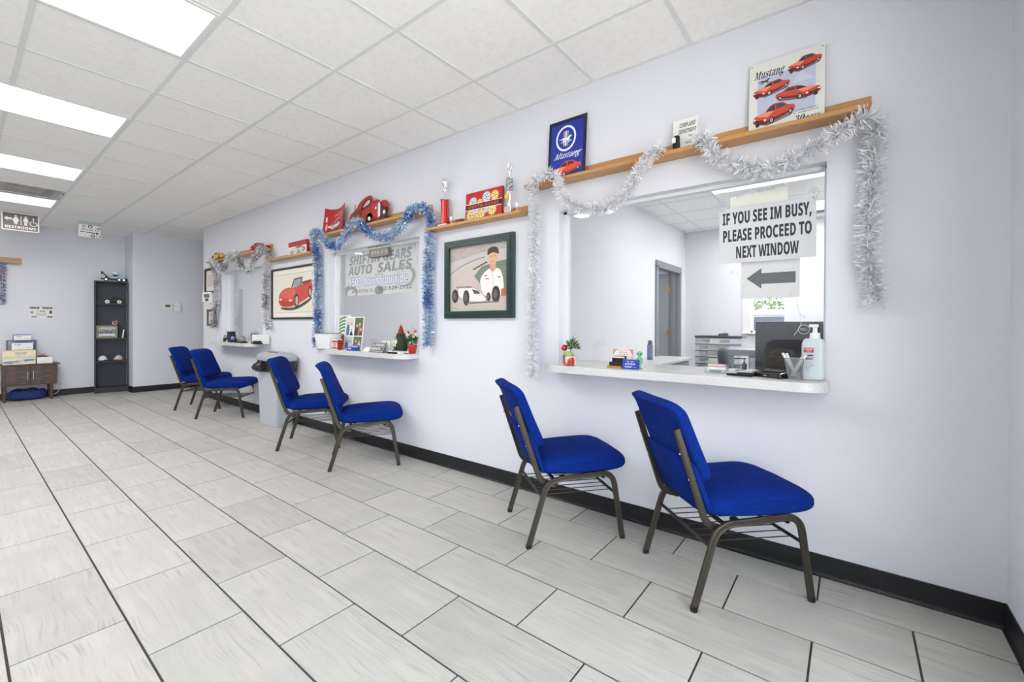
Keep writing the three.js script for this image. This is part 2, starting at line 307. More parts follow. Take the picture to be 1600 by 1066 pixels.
// counters through the windows
function counter(i, label) {
  const [a, b] = WIN[i], r = 0.12, xf = 2.368, t = thing('service_counter', label, 'counter', [0, 0, 0]);
  const z0 = a - (i ? 0.0 : 0.03), z1 = b + (i ? 0 : 0.02), s = new THREE.Shape();
  s.moveTo(XW - 0.002, -z1); s.lineTo(XW - 0.002, -b); s.lineTo(2.9, -b); s.lineTo(2.9, -a); s.lineTo(XW - 0.002, -a); s.lineTo(XW - 0.002, -z0); s.lineTo(xf + r, -z0);
  s.quadraticCurveTo(xf + 0.01, -z0, xf, -(z0 + r)); s.lineTo(xf, -(z1 - r)); s.quadraticCurveTo(xf + 0.01, -z1, xf + r, -z1); s.closePath();
  part(t, 'worktop', new THREE.ExtrudeGeometry(s, { depth: 0.039, bevelEnabled: true, bevelSize: 0.0012, bevelThickness: 0.003, bevelSegments: 2, curveSegments: 16 }).rotateX(-Math.PI / 2).translate(0, 0.898, 0), M.laminate);
  part(t, 'cleat', box(XW + 0.18, 0.86, a + 0.05, XW + 0.2, 0.896, b - 0.05), M.trimWhite);
  return t;
}
counter(0, 'pale laminate counter under the near window with the sanitizer bottle and pen cup');
counter(1, 'pale laminate counter under the middle window carrying the gnome and the small red pot');
counter(2, 'pale laminate counter under the farthest window above the grey bin');

// ------------------------------------------------------------ ceiling fittings
function troffer(x, z, w, d, label, group) {
  const t = thing('ceiling_light', label, 'light', [x, H, z], 0, group), f = 0.018;
  part(t, 'frame', [box(-w / 2, -0.004, -d / 2, w / 2, 0.03, -d / 2 + f), box(-w / 2, -0.004, d / 2 - f, w / 2, 0.03, d / 2), box(-w / 2, -0.004, -d / 2 + f, -w / 2 + f, 0.03, d / 2 - f), box(w / 2 - f, -0.004, -d / 2 + f, w / 2, 0.03, d / 2 - f)], M.trimWhite);
  part(t, 'diffuser', box(-w / 2 + f, 0, -d / 2 + f, w / 2 - f, 0.006, d / 2 - f), M.diffuser);
  part(t, 'housing', [box(-w / 2, 0.03, -d / 2, w / 2, 0.09, d / 2)], M.white);
}
{
  const which = { '-2.847': 'bright rectangular troffer nearest the camera, cut by the top edge of the photo', '-4.676': 'second bright ceiling troffer from the camera, above the left edge', '-6.505': 'third bright ceiling troffer, just before the stained grille', '-8.334': 'far bright ceiling troffer directly behind the stained air grille' };
  for (const [x, z, w, d] of TROFFERS) troffer(x, z, w, d, which[z.toFixed(3)]);
  for (const [x, z, w, d, n] of OFFICE_TROFFERS) troffer(x, z, w, d, { front: 'bright troffer in the office ceiling above the busy notice', deep: 'added troffer brightening the far part of the office, nearest its exterior window', middle: 'bright troffer in the ceiling of the middle office', rear: 'bright troffer in the ceiling of the farthest office' }[n]);
  const t = thing('air_grille', 'dirt stained white ceiling air grille between the two far troffers', 'vent', [0.2474, H, -7.7245]);
  const dirt = noise2(256, 128, 12, 5, 300), d2 = noise2(256, 128, 40, 20, 301), dt = dataTex(256, 128, (x, y, i) => { const k = Math.max(0, Math.min(1, (dirt[i] * 0.8 + d2[i] * 0.5 - 0.6) * 2.2)), s = 226 - 120 * k; return [s, s - 6 * k, s - 16 * k]; });
  const dm = new THREE.MeshStandardMaterial({ map: dt, roughness: 0.8 });
  part(t, 'frame', [box(-0.6, -0.004, -0.295, 0.6, 0.02, -0.25), box(-0.6, -0.004, 0.25, 0.6, 0.02, 0.295), box(-0.6, -0.004, -0.25, -0.56, 0.02, 0.25), box(0.56, -0.004, -0.25, 0.6, 0.02, 0.25)], dm);
  part(t, 'backing', box(-0.58, 0.012, -0.27, 0.58, 0.018, 0.27), dm);
  for (let k = 0; k < 9; k++) part(t, 'louvre', cbox(1.12, 0.003, 0.05).rotateX(0.1).translate(0, 0.006, -0.22 + k * 0.055), dm);
}
// ------------------------------------------------------------ chairs
const Q = 0.977;
function makeChair(label, group) {
  const t = thing('stacking_chair', label, 'chair', [0, 0, 0], 0, group);
  // local: x towards the chair's left side, z forward, origin at the middle of the four feet
  const oz = -0.275, X = 0.236;
  const sec = []; for (let i = 0; i < 16; i++) { const a = (i + 0.5) / 16 * Math.PI * 2, c = Math.cos(a), s = Math.sin(a), f = (v, e) => Math.sign(v) * Math.pow(Math.abs(v), e); let u = 0.0155 * f(c, 0.6), w = 0.0105 * f(s, 0.6); if (Math.abs(s) > 0.9) w *= 0.78; sec.push([u, w]); }
  const at = (side, pts) => sweep(pts.map(([s, y]) => [s * Q + oz, y * Q]), sec).translate(side, 0, 0);
  const full = arcPath([[0.0, 0.008], [0.108, 0.362], [0.497, 0.386], [0.558, 0.008]], 0.075, 8);
  for (const s of [-1, 1]) {
    const x = s * X, n = full.length;
    part(t, 'leg', at(x, full.slice(0, 10)), M.bronze); part(t, 'side_rail', at(x, full.slice(9, n - 9)), M.bronze); part(t, 'leg', at(x, full.slice(n - 10)), M.bronze);
    for (const q of [0.0, 0.558]) part(t, 'foot_glide', cyl(0.015, 0.016, 0.016, x, 0, q * Q + oz, 12), M.black);
    part(t, 'back_post', at(s * (X - 0.034), arcPath([[0.165, 0.325], [0.075, 0.352], [-0.065, 0.775]], 0.07, 6)), M.bronze);
  }
  const bar = (z, y, r = 0.008) => rod([-X, y * Q, z * Q + oz], [X, y * Q, z * Q + oz], r);
  part(t, 'crossbar', bar(0.085, 0.262), M.bronze); part(t, 'crossbar', bar(0.515, 0.262), M.bronze); part(t, 'seat_bar', bar(0.16, 0.35, 0.01), M.bronze); part(t, 'seat_bar', bar(0.44, 0.362, 0.01), M.bronze);
  for (let k = 0; k < 7; k++) { const x = -0.17 + k * 0.0567; part(t, 'rack_wire', rod([x, 0.262 * Q, 0.085 * Q + oz], [x, 0.262 * Q, 0.515 * Q + oz], 0.0028, 6), M.bronze); }
  for (const s of [-1, 1]) for (const z of [0.2, 0.42]) part(t, 'seat_tab', cbox(0.03, 0.02, 0.03, s * (X - 0.02), 0.372 * Q, z * Q + oz, 0.003), M.bronze);
  // seat with a rolled front
  const seat = warp(superq(0.495, 0.112, 0.512, 0.52, 0.26, 48, 24), (x, y, z) => {
    const k = (z + 0.25) / 0.5, taper = 1 - 0.085 * Math.max(0, 1 - k * 2.2), front = Math.max(0, (z - 0.12) / 0.13);
    const crown = y > 0 ? 0.012 * (1 - (x / 0.25) ** 2) : 0;
    return [x * taper, y * (1 - 0.12 * Math.max(0, 1 - k * 3)) + crown + 0.012 * k - 0.014 * front * front * (y > 0 ? 1 : -0.5), z];
  }).translate(0, 0.416, 0.338 * Q + oz);
  part(t, 'seat', seat, M.blueCloth);
  // backrest: fat pad above, thin apron below, shell behind; built upright and leaned back
  const lean = (g) => g.rotateX(-0.355).translate(0, 0.375, 0.068 + oz);
  const pad = warp(superq(0.455, 0.39, 0.072, 0.3, 0.5, 40, 30), (x, y, z) => {
    const k = (y + 0.195) / 0.39, top = Math.max(0, (k - 0.8) / 0.2);
    return [x * (1 - 0.05 * top * top) + 0, y, z * (z > 0 ? 1.0 + 0.25 * Math.max(0, 1 - k * 2.5) : 1) - 0.028 * top * top + 0.014 * (1 - k) + 0.012 * (x / 0.23) ** 2];
  });
  part(t, 'backrest', lean(pad.translate(0, 0.325, 0.036)), M.blueCloth);
  const apron = superq(0.43, 0.26, 0.034, 0.25, 0.5, 32, 18).translate(0, 0.125, 0.03);
  part(t, 'back_apron', lean(apron), M.blueCloth);
  part(t, 'back_shell', lean(superq(0.4, 0.27, 0.02, 0.25, 0.5, 28, 14).translate(0, 0.14, 0.008)), M.blueCloth);
  for (const s of [-1, 1]) for (const y of [0.06, 0.18, 0.3]) part(t, 'screw', lean(new THREE.SphereGeometry(0.0045, 8, 6).translate(s * (X - 0.034), y, -0.013)), M.chrome);
  return t;
}
const chair0 = makeChair('blue upholstered stacking chair nearest the camera at the right end of the row', 'blue chairs along the counter wall');
[[1.91, -0.513, 45, null],
  [1.898, -1.358, 39.5, 'blue upholstered chair second from the camera, below the left end of the near counter'],
  [1.885, -3.342, 33.6, 'blue upholstered chair below the middle window, the right one of its pair'],
  [1.883, -4.269, 39.6, 'blue upholstered chair whose backrest stands in front of the grey bin'],
  [1.883, -6.501, 42.3, 'blue upholstered chair just left of the grey bin, overlapping the last one'],
  [1.89, -7.375, 38.3, 'farthest blue upholstered chair, partly hidden behind the next one'],
].forEach(([x, z, deg, label], i) => {
  const a = deg * Math.PI / 180, c = i ? chair0.clone() : chair0;
  if (i) { c.name = numbered('stacking_chair'); c.userData = { ...chair0.userData, label }; scene.add(c); }
  c.rotation.y = Math.PI / 2 - a;
  c.position.set(x + Math.cos(a) * 0.275 + Math.sin(a) * 0.236, 0, z + Math.sin(a) * 0.275 - Math.cos(a) * 0.236);
});

// ------------------------------------------------------------ prints
const R90 = -Math.PI / 2;                              // turns a thing's front towards the room
const onWall = (name, label, cat, z, y, off, group) => thing(name, label, cat, [XW - off, y, z], R90, group);
const plane = (w, h, x = 0, y = 0, z = 0) => new THREE.PlaneGeometry(w, h).translate(x, y, z);
const printed = (tex, rough = 0.5) => new THREE.MeshStandardMaterial({ map: tex, roughness: rough });
function slab(t, w, h, th, tex, body, lean = 0, x = 0, y = 0, z = 0, rough = 0.4, names = ['panel', 'printed_face']) {
  const L = (g) => g.rotateX(-lean).translate(x, y, z);
  part(t, names[0], L(box(-w / 2, 0, -th, w / 2, h, 0, Math.min(0.002, th * 0.3))), body);
  part(t, names[1], L(plane(w - 0.003, h - 0.003, 0, h / 2, 0.0006)), printed(tex, rough));
}
function words(g, s, x, y, px, { font = 'bold', fam = 'sans-serif', sx = 1, fill = '#000', align = 'center', stroke, lw = 2, skew = 0, maxw } = {}) {
  g.save(); g.font = `${font} ${px}px ${fam}`; g.textAlign = align; g.textBaseline = 'alphabetic'; g.fillStyle = fill;
  let k = sx; if (maxw) { const m = g.measureText(s).width; k = maxw / m; }
  g.transform(k, 0, skew, 1, x, y);
  if (stroke) { g.strokeStyle = stroke; g.lineWidth = lw; g.lineJoin = 'round'; g.strokeText(s, 0, 0); }
  g.fillText(s, 0, 0); g.restore();
}
function scribble(g, x0, y0, w, h, n, fill) {          // lettering too small in the photo to read
  const s0 = seed; seed = Math.round(x0 * 31 + y0 * 17 + n); g.fillStyle = fill;
  for (let i = 0; i < n; i++) { if (rnd() < 0.14) continue; const cw = w / n, x = x0 + i * cw, t = Math.max(1.5, cw * 0.24); g.fillRect(x, y0, t, h); const k = rnd(); if (k < 0.6) g.fillRect(x, y0, cw * 0.75, t); if (k > 0.3) g.fillRect(x, y0 + h - t, cw * 0.75, t); if (k > 0.5) g.fillRect(x + cw * 0.55, y0, t, h); if (k < 0.4) g.fillRect(x, y0 + h * 0.45, cw * 0.7, t); }
  seed = s0;
}
const poly = (g, pts, fill, ox = 0, oy = 0, sx = 1, sy = 1) => { g.beginPath(); pts.forEach(([a, b], i) => i ? g.lineTo(ox + a * sx, oy + b * sy) : g.moveTo(ox + a * sx, oy + b * sy)); g.closePath(); g.fillStyle = fill; g.fill(); };
const ell = (g, x, y, a, b, fill, rot = 0) => { g.beginPath(); g.ellipse(x, y, a, b, rot, 0, 7); g.fillStyle = fill; g.fill(); };
function curve(g, pts, fill, stroke, lw = 2) {          // closed smooth outline
  g.beginPath(); const n = pts.length, mid = (a, b) => [(a[0] + b[0]) / 2, (a[1] + b[1]) / 2];
  g.moveTo(...mid(pts[n - 1], pts[0])); for (let i = 0; i < n; i++) g.quadraticCurveTo(...pts[i], ...mid(pts[i], pts[(i + 1) % n])); g.closePath();
  if (fill) { g.fillStyle = fill; g.fill(); } if (stroke) { g.strokeStyle = stroke; g.lineWidth = lw; g.stroke(); }
}
function coupe(g, x, y, w, h, col, { flip = false, fast = 0, dark = '#7a1a12', rot = 0 } = {}) {   // a sports coupe seen from its front corner
  g.save(); g.translate(x + w / 2, y + h / 2); g.rotate(rot); g.scale(flip ? -w : w, h); g.translate(-0.5, -0.5);
  const P = (p, c) => { g.beginPath(); p.forEach(([a, b], i) => i ? g.lineTo(a, b) : g.moveTo(a, b)); g.closePath(); g.fillStyle = c; g.fill(); };
  P([[0.05, 0.8], [0.35, 0.98], [0.9, 0.74], [0.97, 0.62], [0.6, 0.7]], 'rgba(30,26,28,0.55)');
  P([[0.01, 0.56], [0.06, 0.44], [0.3, 0.33], [0.42, 0.1 + fast], [0.52, 0.03 + fast], [0.72, 0.05], [0.84, 0.22], [0.98, 0.28], [1, 0.42], [0.97, 0.56], [0.62, 0.74], [0.36, 0.9], [0.1, 0.86], [0.02, 0.72]], col);
  P([[0.01, 0.6], [0.36, 0.72], [0.36, 0.9], [0.1, 0.86], [0.02, 0.74]], dark);
  P([[0.36, 0.72], [0.97, 0.46], [0.97, 0.56], [0.62, 0.74], [0.36, 0.9]], dark);
  P([[0.06, 0.45], [0.3, 0.34], [0.52, 0.36], [0.36, 0.58]], '#f08a72');
  P([[0.32, 0.33], [0.43, 0.12 + fast], [0.53, 0.07 + fast], [0.53, 0.34]], '#31363c');
  P([[0.56, 0.32], [0.56, 0.08 + fast], [0.71, 0.09], [0.8, 0.24]], '#3d434a');
  P([[0.05, 0.62], [0.28, 0.7], [0.28, 0.78], [0.05, 0.7]], '#26211f');
  ellU(0.045, 0.6, 0.028, 0.045, '#f3ede0'); ellU(0.3, 0.7, 0.03, 0.05, '#f3ede0');
  for (const [cx, cy, r] of [[0.46, 0.76, 0.075], [0.9, 0.55, 0.06]]) { ellU(cx, cy, r * 0.8, r * 2.1, '#16161a'); ellU(cx - 0.004, cy, r * 0.45, r * 1.25, '#c9c9cc'); ellU(cx - 0.004, cy, r * 0.18, r * 0.5, '#4b4b50'); }
  ellU(0.12, 0.86, 0.05, 0.1, '#16161a');
  function ellU(cx, cy, a, b, c) { g.beginPath(); g.ellipse(cx, cy, a, b, 0, 0, 7); g.fillStyle = c; g.fill(); }
  g.restore();
}
function horse(g, x, y, s, c) {                        // running horse emblem
  g.save(); g.translate(x, y); g.scale(s, s);
  curve(g, [[-50, -6], [-36, -14], [-20, -10], [0, -8], [18, -14], [34, -26], [48, -24], [52, -16], [40, -14], [32, -2], [24, 8], [6, 8], [-14, 6], [-26, 4], [-40, 2]], c);
  for (const q of [[[20, 4], [36, 10], [52, 22], [48, 24], [30, 16], [14, 10]], [[10, 6], [22, 18], [34, 30], [28, 30], [14, 20], [4, 8]], [[-24, 2], [-38, 12], [-56, 20], [-56, 24], [-36, 18], [-16, 8]], [[-14, 4], [-22, 18], [-38, 30], [-32, 32], [-16, 22], [-4, 8]], [[-44, -4], [-60, -10], [-78, -6], [-60, -4], [-46, 2]]]) curve(g, q, c);
  g.restore();
}
const T = {};
T.busy = canvasTex(900, 600, (g, w, h) => {
  g.fillStyle = '#d3d3d6'; g.fillRect(0, 0, w, h);
  const o = { fill: '#2b2f36', stroke: '#2b2f36', lw: 6 };
  words(g, 'IF YOU SEE IM BUSY,', w / 2, 172, 172, { ...o, maxw: 830 });
  words(g, 'PLEASE PROCEED TO', w / 2, 362, 172, { ...o, maxw: 830 });
  words(g, 'NEXT WINDOW', w / 2 + 10, 550, 172, { ...o, maxw: 585 });
});
T.arrow = canvasTex(560, 420, (g, w, h) => {
  g.fillStyle = '#dcdcdc'; g.fillRect(0, 0, w, h);
  const p = [[60, 190], [200, 85], [200, 140], [520, 140], [520, 255], [200, 255], [200, 305]];
  poly(g, p, '#565658'); g.lineWidth = 5; g.strokeStyle = '#2f2f31'; g.stroke();
  g.globalAlpha = 0.12; for (let k = 0; k < 70; k++) { g.fillStyle = k % 2 ? '#fff' : '#000'; g.fillRect(205 + k * 4.5, 145, 2, 106); } g.globalAlpha = 1;
});
T.thirty = canvasTex(640, 720, (g, w, h) => {
  g.fillStyle = '#dedfda'; g.fillRect(0, 0, w, h);
  g.fillStyle = '#b9c0d6'; g.fillRect(75, 150, 495, 440);
  g.fillStyle = '#c8cddc'; poly(g, [[380, 300], [450, 190], [520, 260], [560, 300]], '#c8cddc');
  words(g, 'Mustang', 170, 160, 104, { fam: 'serif', font: 'italic bold', fill: '#15151a', maxw: 265, skew: -0.1 });
  horse(g, 140, 200, 0.9, '#23242a');
  coupe(g, 335, 50, 285, 155, '#c8402c'); coupe(g, 30, 205, 330, 165, '#cf4a35', { fast: 0.05 });
  coupe(g, 235, 315, 380, 170, '#cc4733', { flip: true, fast: 0.06, rot: -0.03 }); coupe(g, 35, 445, 370, 220, '#cb4734');
  scribble(g, 410, 574, 180, 14, 24, '#55575c'); scribble(g, 385, 598, 215, 14, 28, '#55575c');
  words(g, '30', 440, 682, 74, { fam: 'serif', font: 'italic bold', fill: '#17181c' }); words(g, 'years', 540, 682, 54, { fam: 'serif', font: 'bold', fill: '#17181c' });
  for (const [x, y] of [[18, 18], [w - 18, 18]]) ell(g, x, y, 6, 6, '#55585c');
});
T.pony = canvasTex(480, 600, (g, w, h) => {
  g.fillStyle = '#0c1238'; g.fillRect(0, 0, w, h); g.fillStyle = '#18319c'; g.fillRect(34, 34, w - 68, h - 68);
  g.lineWidth = 22; g.strokeStyle = '#e8ecf4'; g.beginPath(); g.ellipse(225, 190, 118, 118, 0, 0, 7); g.stroke();
  g.fillStyle = '#b9bccb'; g.fillRect(194, 118, 62, 150); g.fillStyle = '#c35a5e'; g.fillRect(204, 118, 10, 150); g.fillStyle = '#f0f0f4'; g.fillRect(219, 118, 12, 150); g.fillStyle = '#5563b4'; g.fillRect(236, 118, 10, 150);
  horse(g, 232, 200, 1.35, '#f2f4f8');
  words(g, 'Mustang', 235, 385, 78, { fam: 'serif', font: 'italic', fill: '#f4f6fa', maxw: 330, skew: -0.5 });
  g.strokeStyle = '#f4f6fa'; g.lineWidth = 5; g.beginPath(); g.moveTo(300, 372); g.quadraticCurveTo(390, 345, 430, 345); g.stroke();
  coupe(g, 40, 415, 390, 170, '#ea4a32', { dark: '#b42c1c' });
});
T.complaint = canvasTex(400, 430, (g, w, h) => {
  g.fillStyle = '#ecece8'; g.fillRect(0, 0, w, h);
  words(g, 'COMPLAINT', 235, 110, 80, { fill: '#17181a', maxw: 265 }); words(g, 'DEPARTMENT', 235, 195, 80, { fill: '#17181a', maxw: 290 });
  words(g, 'TAKE', 295, 250, 34, { fill: '#2a2b2e' }); words(g, 'A', 295, 292, 34, { fill: '#2a2b2e' }); words(g, 'NUMBER', 295, 340, 38, { fill: '#2a2b2e' });
  g.lineWidth = 4; g.strokeStyle = '#333'; g.beginPath(); g.arc(272, 392, 22, 0, 5); g.moveTo(296, 400); g.lineTo(340, 380); g.stroke();
});
const gear = (g, x, y, r, c, teeth = 12) => { g.fillStyle = c; g.beginPath(); for (let i = 0; i < teeth * 4; i++) { const a = i / (teeth * 4) * Math.PI * 2, q = i % 4 < 2 ? r : r * 0.82; i ? g.lineTo(x + q * Math.cos(a), y + q * Math.sin(a)) : g.moveTo(x + q, y); } g.closePath(); g.fill(); g.strokeStyle = 'rgba(60,50,40,0.55)'; g.lineWidth = 3; g.stroke(); ell(g, x, y, r * 0.62, r * 0.62, 'rgba(255,255,255,0.35)'); for (let k = 0; k < 5; k++) ell(g, x + r * 0.42 * Math.cos(k * 1.257), y + r * 0.42 * Math.sin(k * 1.257), r * 0.1, r * 0.1, '#3a2a20'); ell(g, x, y, r * 0.14, r * 0.14, '#26221f'); };
T.gears = canvasTex(720, 440, (g, w, h) => {
  g.fillStyle = '#c01d1a'; g.fillRect(0, 0, w, h);
  gear(g, 150, 150, 88, '#c3c9cc', 16); gear(g, 290, 165, 58, '#e6c25a', 10); gear(g, 420, 110, 92, '#c9cfd4', 16); gear(g, 580, 110, 82, '#e8c858', 13);
  gear(g, 110, 350, 92, '#e4c05c', 15); gear(g, 210, 290, 70, '#c6ccd2', 13); gear(g, 330, 350, 80, '#ecca66', 12); gear(g, 420, 300, 58, '#bfc7ce', 12); gear(g, 540, 320, 88, '#e6cf7a', 15); gear(g, 240, 395, 60, '#e8c75e', 11);
  g.fillStyle = '#f1efe8'; g.fillRect(0, 172, w, 100); g.fillStyle = '#1d1a1c'; g.fillRect(0, 182, w, 80);
  words(g, 'SHIFTN-GEARS', w / 2 - 10, 246, 66, { fill: '#e2453a', stroke: '#5a1514', lw: 6, maxw: 610, skew: -0.25 });
});
T.racer = canvasTex(760, 640, (g, w, h) => {            // pencil-toned racing drawing
  g.fillStyle = '#b8b0ad'; g.fillRect(0, 0, w, h);
  const s0 = seed; seed = 77; for (let k = 0; k < 2600; k++) { const v = 120 + rnd() * 90; g.fillStyle = `rgb(${v + 12},${v + 2},${v})`; g.fillRect(rnd() * w, 20 + rnd() * 130, 5, 4); } seed = s0;
  poly(g, [[0, 150], [430, 85], [760, 70], [760, 190], [420, 175], [150, 270], [0, 400]], '#c8c2bf');
  curve(g, [[0, 330], [180, 220], [430, 160], [760, 150], [760, 640], [0, 640]], '#c9bdb6'); g.lineWidth = 6; g.strokeStyle = '#5d5656'; g.beginPath(); g.moveTo(0, 270); g.quadraticCurveTo(180, 160, 470, 130); g.stroke();
  poly(g, [[330, 300], [420, 220], [560, 190], [760, 170], [760, 500], [480, 450]], '#718272'); g.strokeStyle = '#93a293'; g.lineWidth = 3; for (let k = 0; k < 26; k++) { g.beginPath(); g.moveTo(360 + k * 18, 440); g.lineTo(420 + k * 18, 230); g.stroke(); }
  for (let k = 0; k < 6; k++) ell(g, 330 + k * 30, 232 - k * 10, 16, 8, '#4b4446');
  poly(g, [[0, 470], [760, 490], [760, 640], [0, 640]], '#c4bab3');
  // the driver in white overalls
  curve(g, [[400, 330], [470, 260], [530, 235], [600, 235], [670, 265], [700, 420], [690, 500], [450, 500], [415, 420]], '#eceae6', '#8f8a88', 3);
  poly(g, [[520, 170], [600, 170], [600, 250], [560, 280], [525, 250]], '#d3a07c'); curve(g, [[500, 120], [510, 80], [560, 62], [615, 80], [625, 130], [605, 190], [565, 212], [520, 190]], '#dcae8c');
  curve(g, [[492, 120], [500, 60], [560, 40], [625, 55], [640, 120], [612, 110], [560, 92], [515, 112]], '#4a3a32');
  for (const [x, y] of [[540, 130], [585, 130]]) ell(g, x, y, 7, 4, '#3a2a24'); g.strokeStyle = '#9a6048'; g.lineWidth = 4; g.beginPath(); g.moveTo(545, 178); g.quadraticCurveTo(563, 188, 582, 176); g.stroke();
  g.fillStyle = '#b03a34'; g.fillRect(455, 300, 40, 8); g.fillRect(470, 330, 46, 8); g.fillRect(620, 320, 36, 10); poly(g, [[660, 440], [710, 420], [720, 500], [660, 500]], '#c96660'); g.strokeStyle = '#9c9896'; g.lineWidth = 4; g.beginPath(); g.moveTo(560, 270); g.lineTo(572, 480); g.stroke();
  // the open-wheel racing car
  curve(g, [[100, 400], [230, 390], [300, 395], [380, 430], [470, 500], [490, 545], [300, 545], [120, 500]], '#e8e6e3', '#6a6364', 4);
  poly(g, [[90, 385], [300, 395], [300, 410], [90, 402]], '#8d8788'); poly(g, [[300, 420], [380, 440], [410, 470], [330, 465]], '#5b4a4e');
  for (const [x, y, a, b] of [[75, 480, 44, 66], [225, 500, 42, 74], [600, 480, 50, 76], [510, 500, 26, 40]]) { ell(g, x, y, a, b, '#3d3538'); ell(g, x - 8, y, a * 0.5, b * 0.55, '#6a6063'); }
  poly(g, [[220, 548], [640, 540], [640, 552], [220, 560]], '#6d6466'); g.strokeStyle = '#5e5758'; g.lineWidth = 5; g.beginPath(); g.moveTo(470, 500); g.lineTo(560, 480); g.stroke();
  g.strokeStyle = '#857b78'; g.lineWidth = 3; g.beginPath(); g.moveTo(50, 600); g.bezierCurveTo(70, 580, 90, 615, 130, 596); g.stroke();
});
T.convertible = canvasTex(760, 560, (g, w, h) => {
  g.fillStyle = '#ece9dc'; g.fillRect(0, 0, w, h); g.fillStyle = '#e4e0d0'; g.fillRect(60, 60, w - 120, h - 120); g.strokeStyle = '#a39f92'; g.lineWidth = 4; g.strokeRect(60, 60, w - 120, h - 120);
  curve(g, [[130, 430], [400, 455], [660, 350], [720, 330], [640, 400], [420, 480], [180, 470]], '#4f4f45');
  curve(g, [[105, 360], [130, 270], [230, 220], [330, 215], [420, 220], [560, 190], [680, 175], [710, 210], [700, 310], [560, 375], [440, 420], [280, 440], [140, 420]], '#cc4c42');
  curve(g, [[130, 300], [220, 235], [340, 225], [430, 240], [400, 330], [260, 345]], '#d9655a'); curve(g, [[110, 365], [260, 372], [390, 360], [390, 420], [250, 440], [140, 420]], '#b53d30');
  poly(g, [[345, 212], [395, 120], [540, 108], [520, 205]], '#3c3a38'); poly(g, [[365, 208], [405, 132], [520, 122], [505, 200]], '#9ba3a4'); poly(g, [[530, 165], [680, 150], [700, 175], [540, 195]], '#8e2a22');
  for (const [x, y, a, b] of [[440, 370, 40, 80], [662, 285, 28, 62]]) { ell(g, x, y, a, b, '#3b3a34'); ell(g, x + 2, y, a * 0.6, b * 0.66, '#b9b6aa'); }
  ell(g, 150, 345, 26, 12, '#ead8b8'); ell(g, 330, 362, 34, 12, '#ead8b8');
});
T.banner = canvasTex(1000, 640, (g, w, h) => {
  g.fillStyle = '#d9dbd8'; g.fillRect(0, 0, w, h);
  const sp = (x, y, r, c) => { g.fillStyle = c; g.beginPath(); for (let i = 0; i < 72; i++) { const a = i / 72 * 6.283, q = i % 2 ? r : r * 0.88; g.lineTo(x + q * Math.cos(a), y + q * Math.sin(a)); } g.fill(); };
  sp(80, 590, 120, '#8f928f'); sp(860, 420, 150, '#a0a3a1'); g.fillStyle = '#d9dbd8'; g.beginPath(); g.ellipse(840, 420, 120, 120, 0, 0, 7); g.fill(); ell(g, 100, 600, 70, 60, '#d9dbd8'); sp(520, 585, 70, '#8f928f');
  const o = { fill: '#8f9398', stroke: '#b9bcbd', lw: 12, skew: -0.12 };
  words(g, 'SHIFTIN GEARS', 500, 175, 185, { ...o, maxw: 880 }); words(g, 'AUTO', 230, 328, 185, { ...o, maxw: 370 }); words(g, 'SALES', 720, 328, 185, { ...o, maxw: 460 }); words(g, 'A.C.A.', 520, 372, 46, { ...o, lw: 0 });
  words(g, '$500 down you ride', 480, 500, 180, { fill: '#f2f2fb', stroke: '#6f6ba6', lw: 16, maxw: 850 });
  words(g, 'WILLISTON, FL', 270, 600, 66, { fill: '#6f7376', maxw: 330 }); words(g, '352-529-2122', 730, 590, 72, { fill: '#6a6e72', maxw: 450 });
});
T.restrooms = canvasTex(512, 360, (g, w, h) => {
  g.fillStyle = '#f1f0ee'; g.fillRect(0, 0, w, h); g.fillStyle = '#6f6665'; g.fillRect(16, 16, w - 32, h - 32); g.fillStyle = '#5a5150'; g.fillRect(16, 16, w - 32, 22);
  const c = '#f6f4f2';
  poly(g, [[30, 128], [80, 88], [80, 110], [140, 110], [140, 148], [80, 148], [80, 170]], c);
  ell(g, 190, 66, 17, 17, c); poly(g, [[170, 86], [212, 86], [240, 160], [222, 166], [214, 150], [222, 195], [212, 195], [212, 235], [196, 235], [196, 197], [186, 197], [186, 235], [170, 235], [170, 195], [158, 195], [166, 150], [156, 166], [140, 160]], c);
  g.fillStyle = c; g.fillRect(256, 54, 10, 186);
  ell(g, 325, 66, 17, 17, c); poly(g, [[300, 88], [350, 88], [364, 165], [350, 166], [344, 125], [344, 240], [328, 240], [328, 170], [322, 170], [322, 240], [306, 240], [306, 125], [300, 166], [286, 165]], c);
  ell(g, 430, 88, 14, 14, c); g.strokeStyle = c; g.lineWidth = 13; g.beginPath(); g.moveTo(430, 104); g.lineTo(430, 160); g.lineTo(470, 166); g.lineTo(492, 215); g.stroke(); g.lineWidth = 11; g.beginPath(); g.arc(430, 190, 48, -2.0, 1.6, true); g.arc(430, 190, 48, 1.6, 0.2, true); g.stroke();
  words(g, 'RESTROOMS', w / 2, 318, 72, { fill: c, maxw: 430 });
});
T.service = canvasTex(400, 320, (g, w, h) => {
  g.fillStyle = '#ececea'; g.fillRect(0, 0, w, h);
  const ring = (x, y, r, l, c) => { g.lineWidth = l; g.strokeStyle = c; g.beginPath(); g.arc(x, y, r, 0, 7); g.stroke(); };
  ring(90, 50, 26, 12, '#444'); ring(210, 40, 34, 18, '#2a2a2c'); ring(370, 70, 22, 14, '#444'); ring(335, 120, 30, 10, '#555');
  words(g, 'Service', 160, 150, 78, { fam: 'serif', font: 'bold', fill: '#4a4a4e', maxw: 230 });
  poly(g, [[20, 175], [320, 190], [320, 170], [385, 200], [320, 230], [320, 212], [20, 192]], '#161618');
  ring(60, 270, 40, 8, '#777'); ring(160, 270, 36, 8, '#777'); ring(255, 275, 32, 20, '#1d1d20'); ring(350, 275, 34, 12, '#555');
});
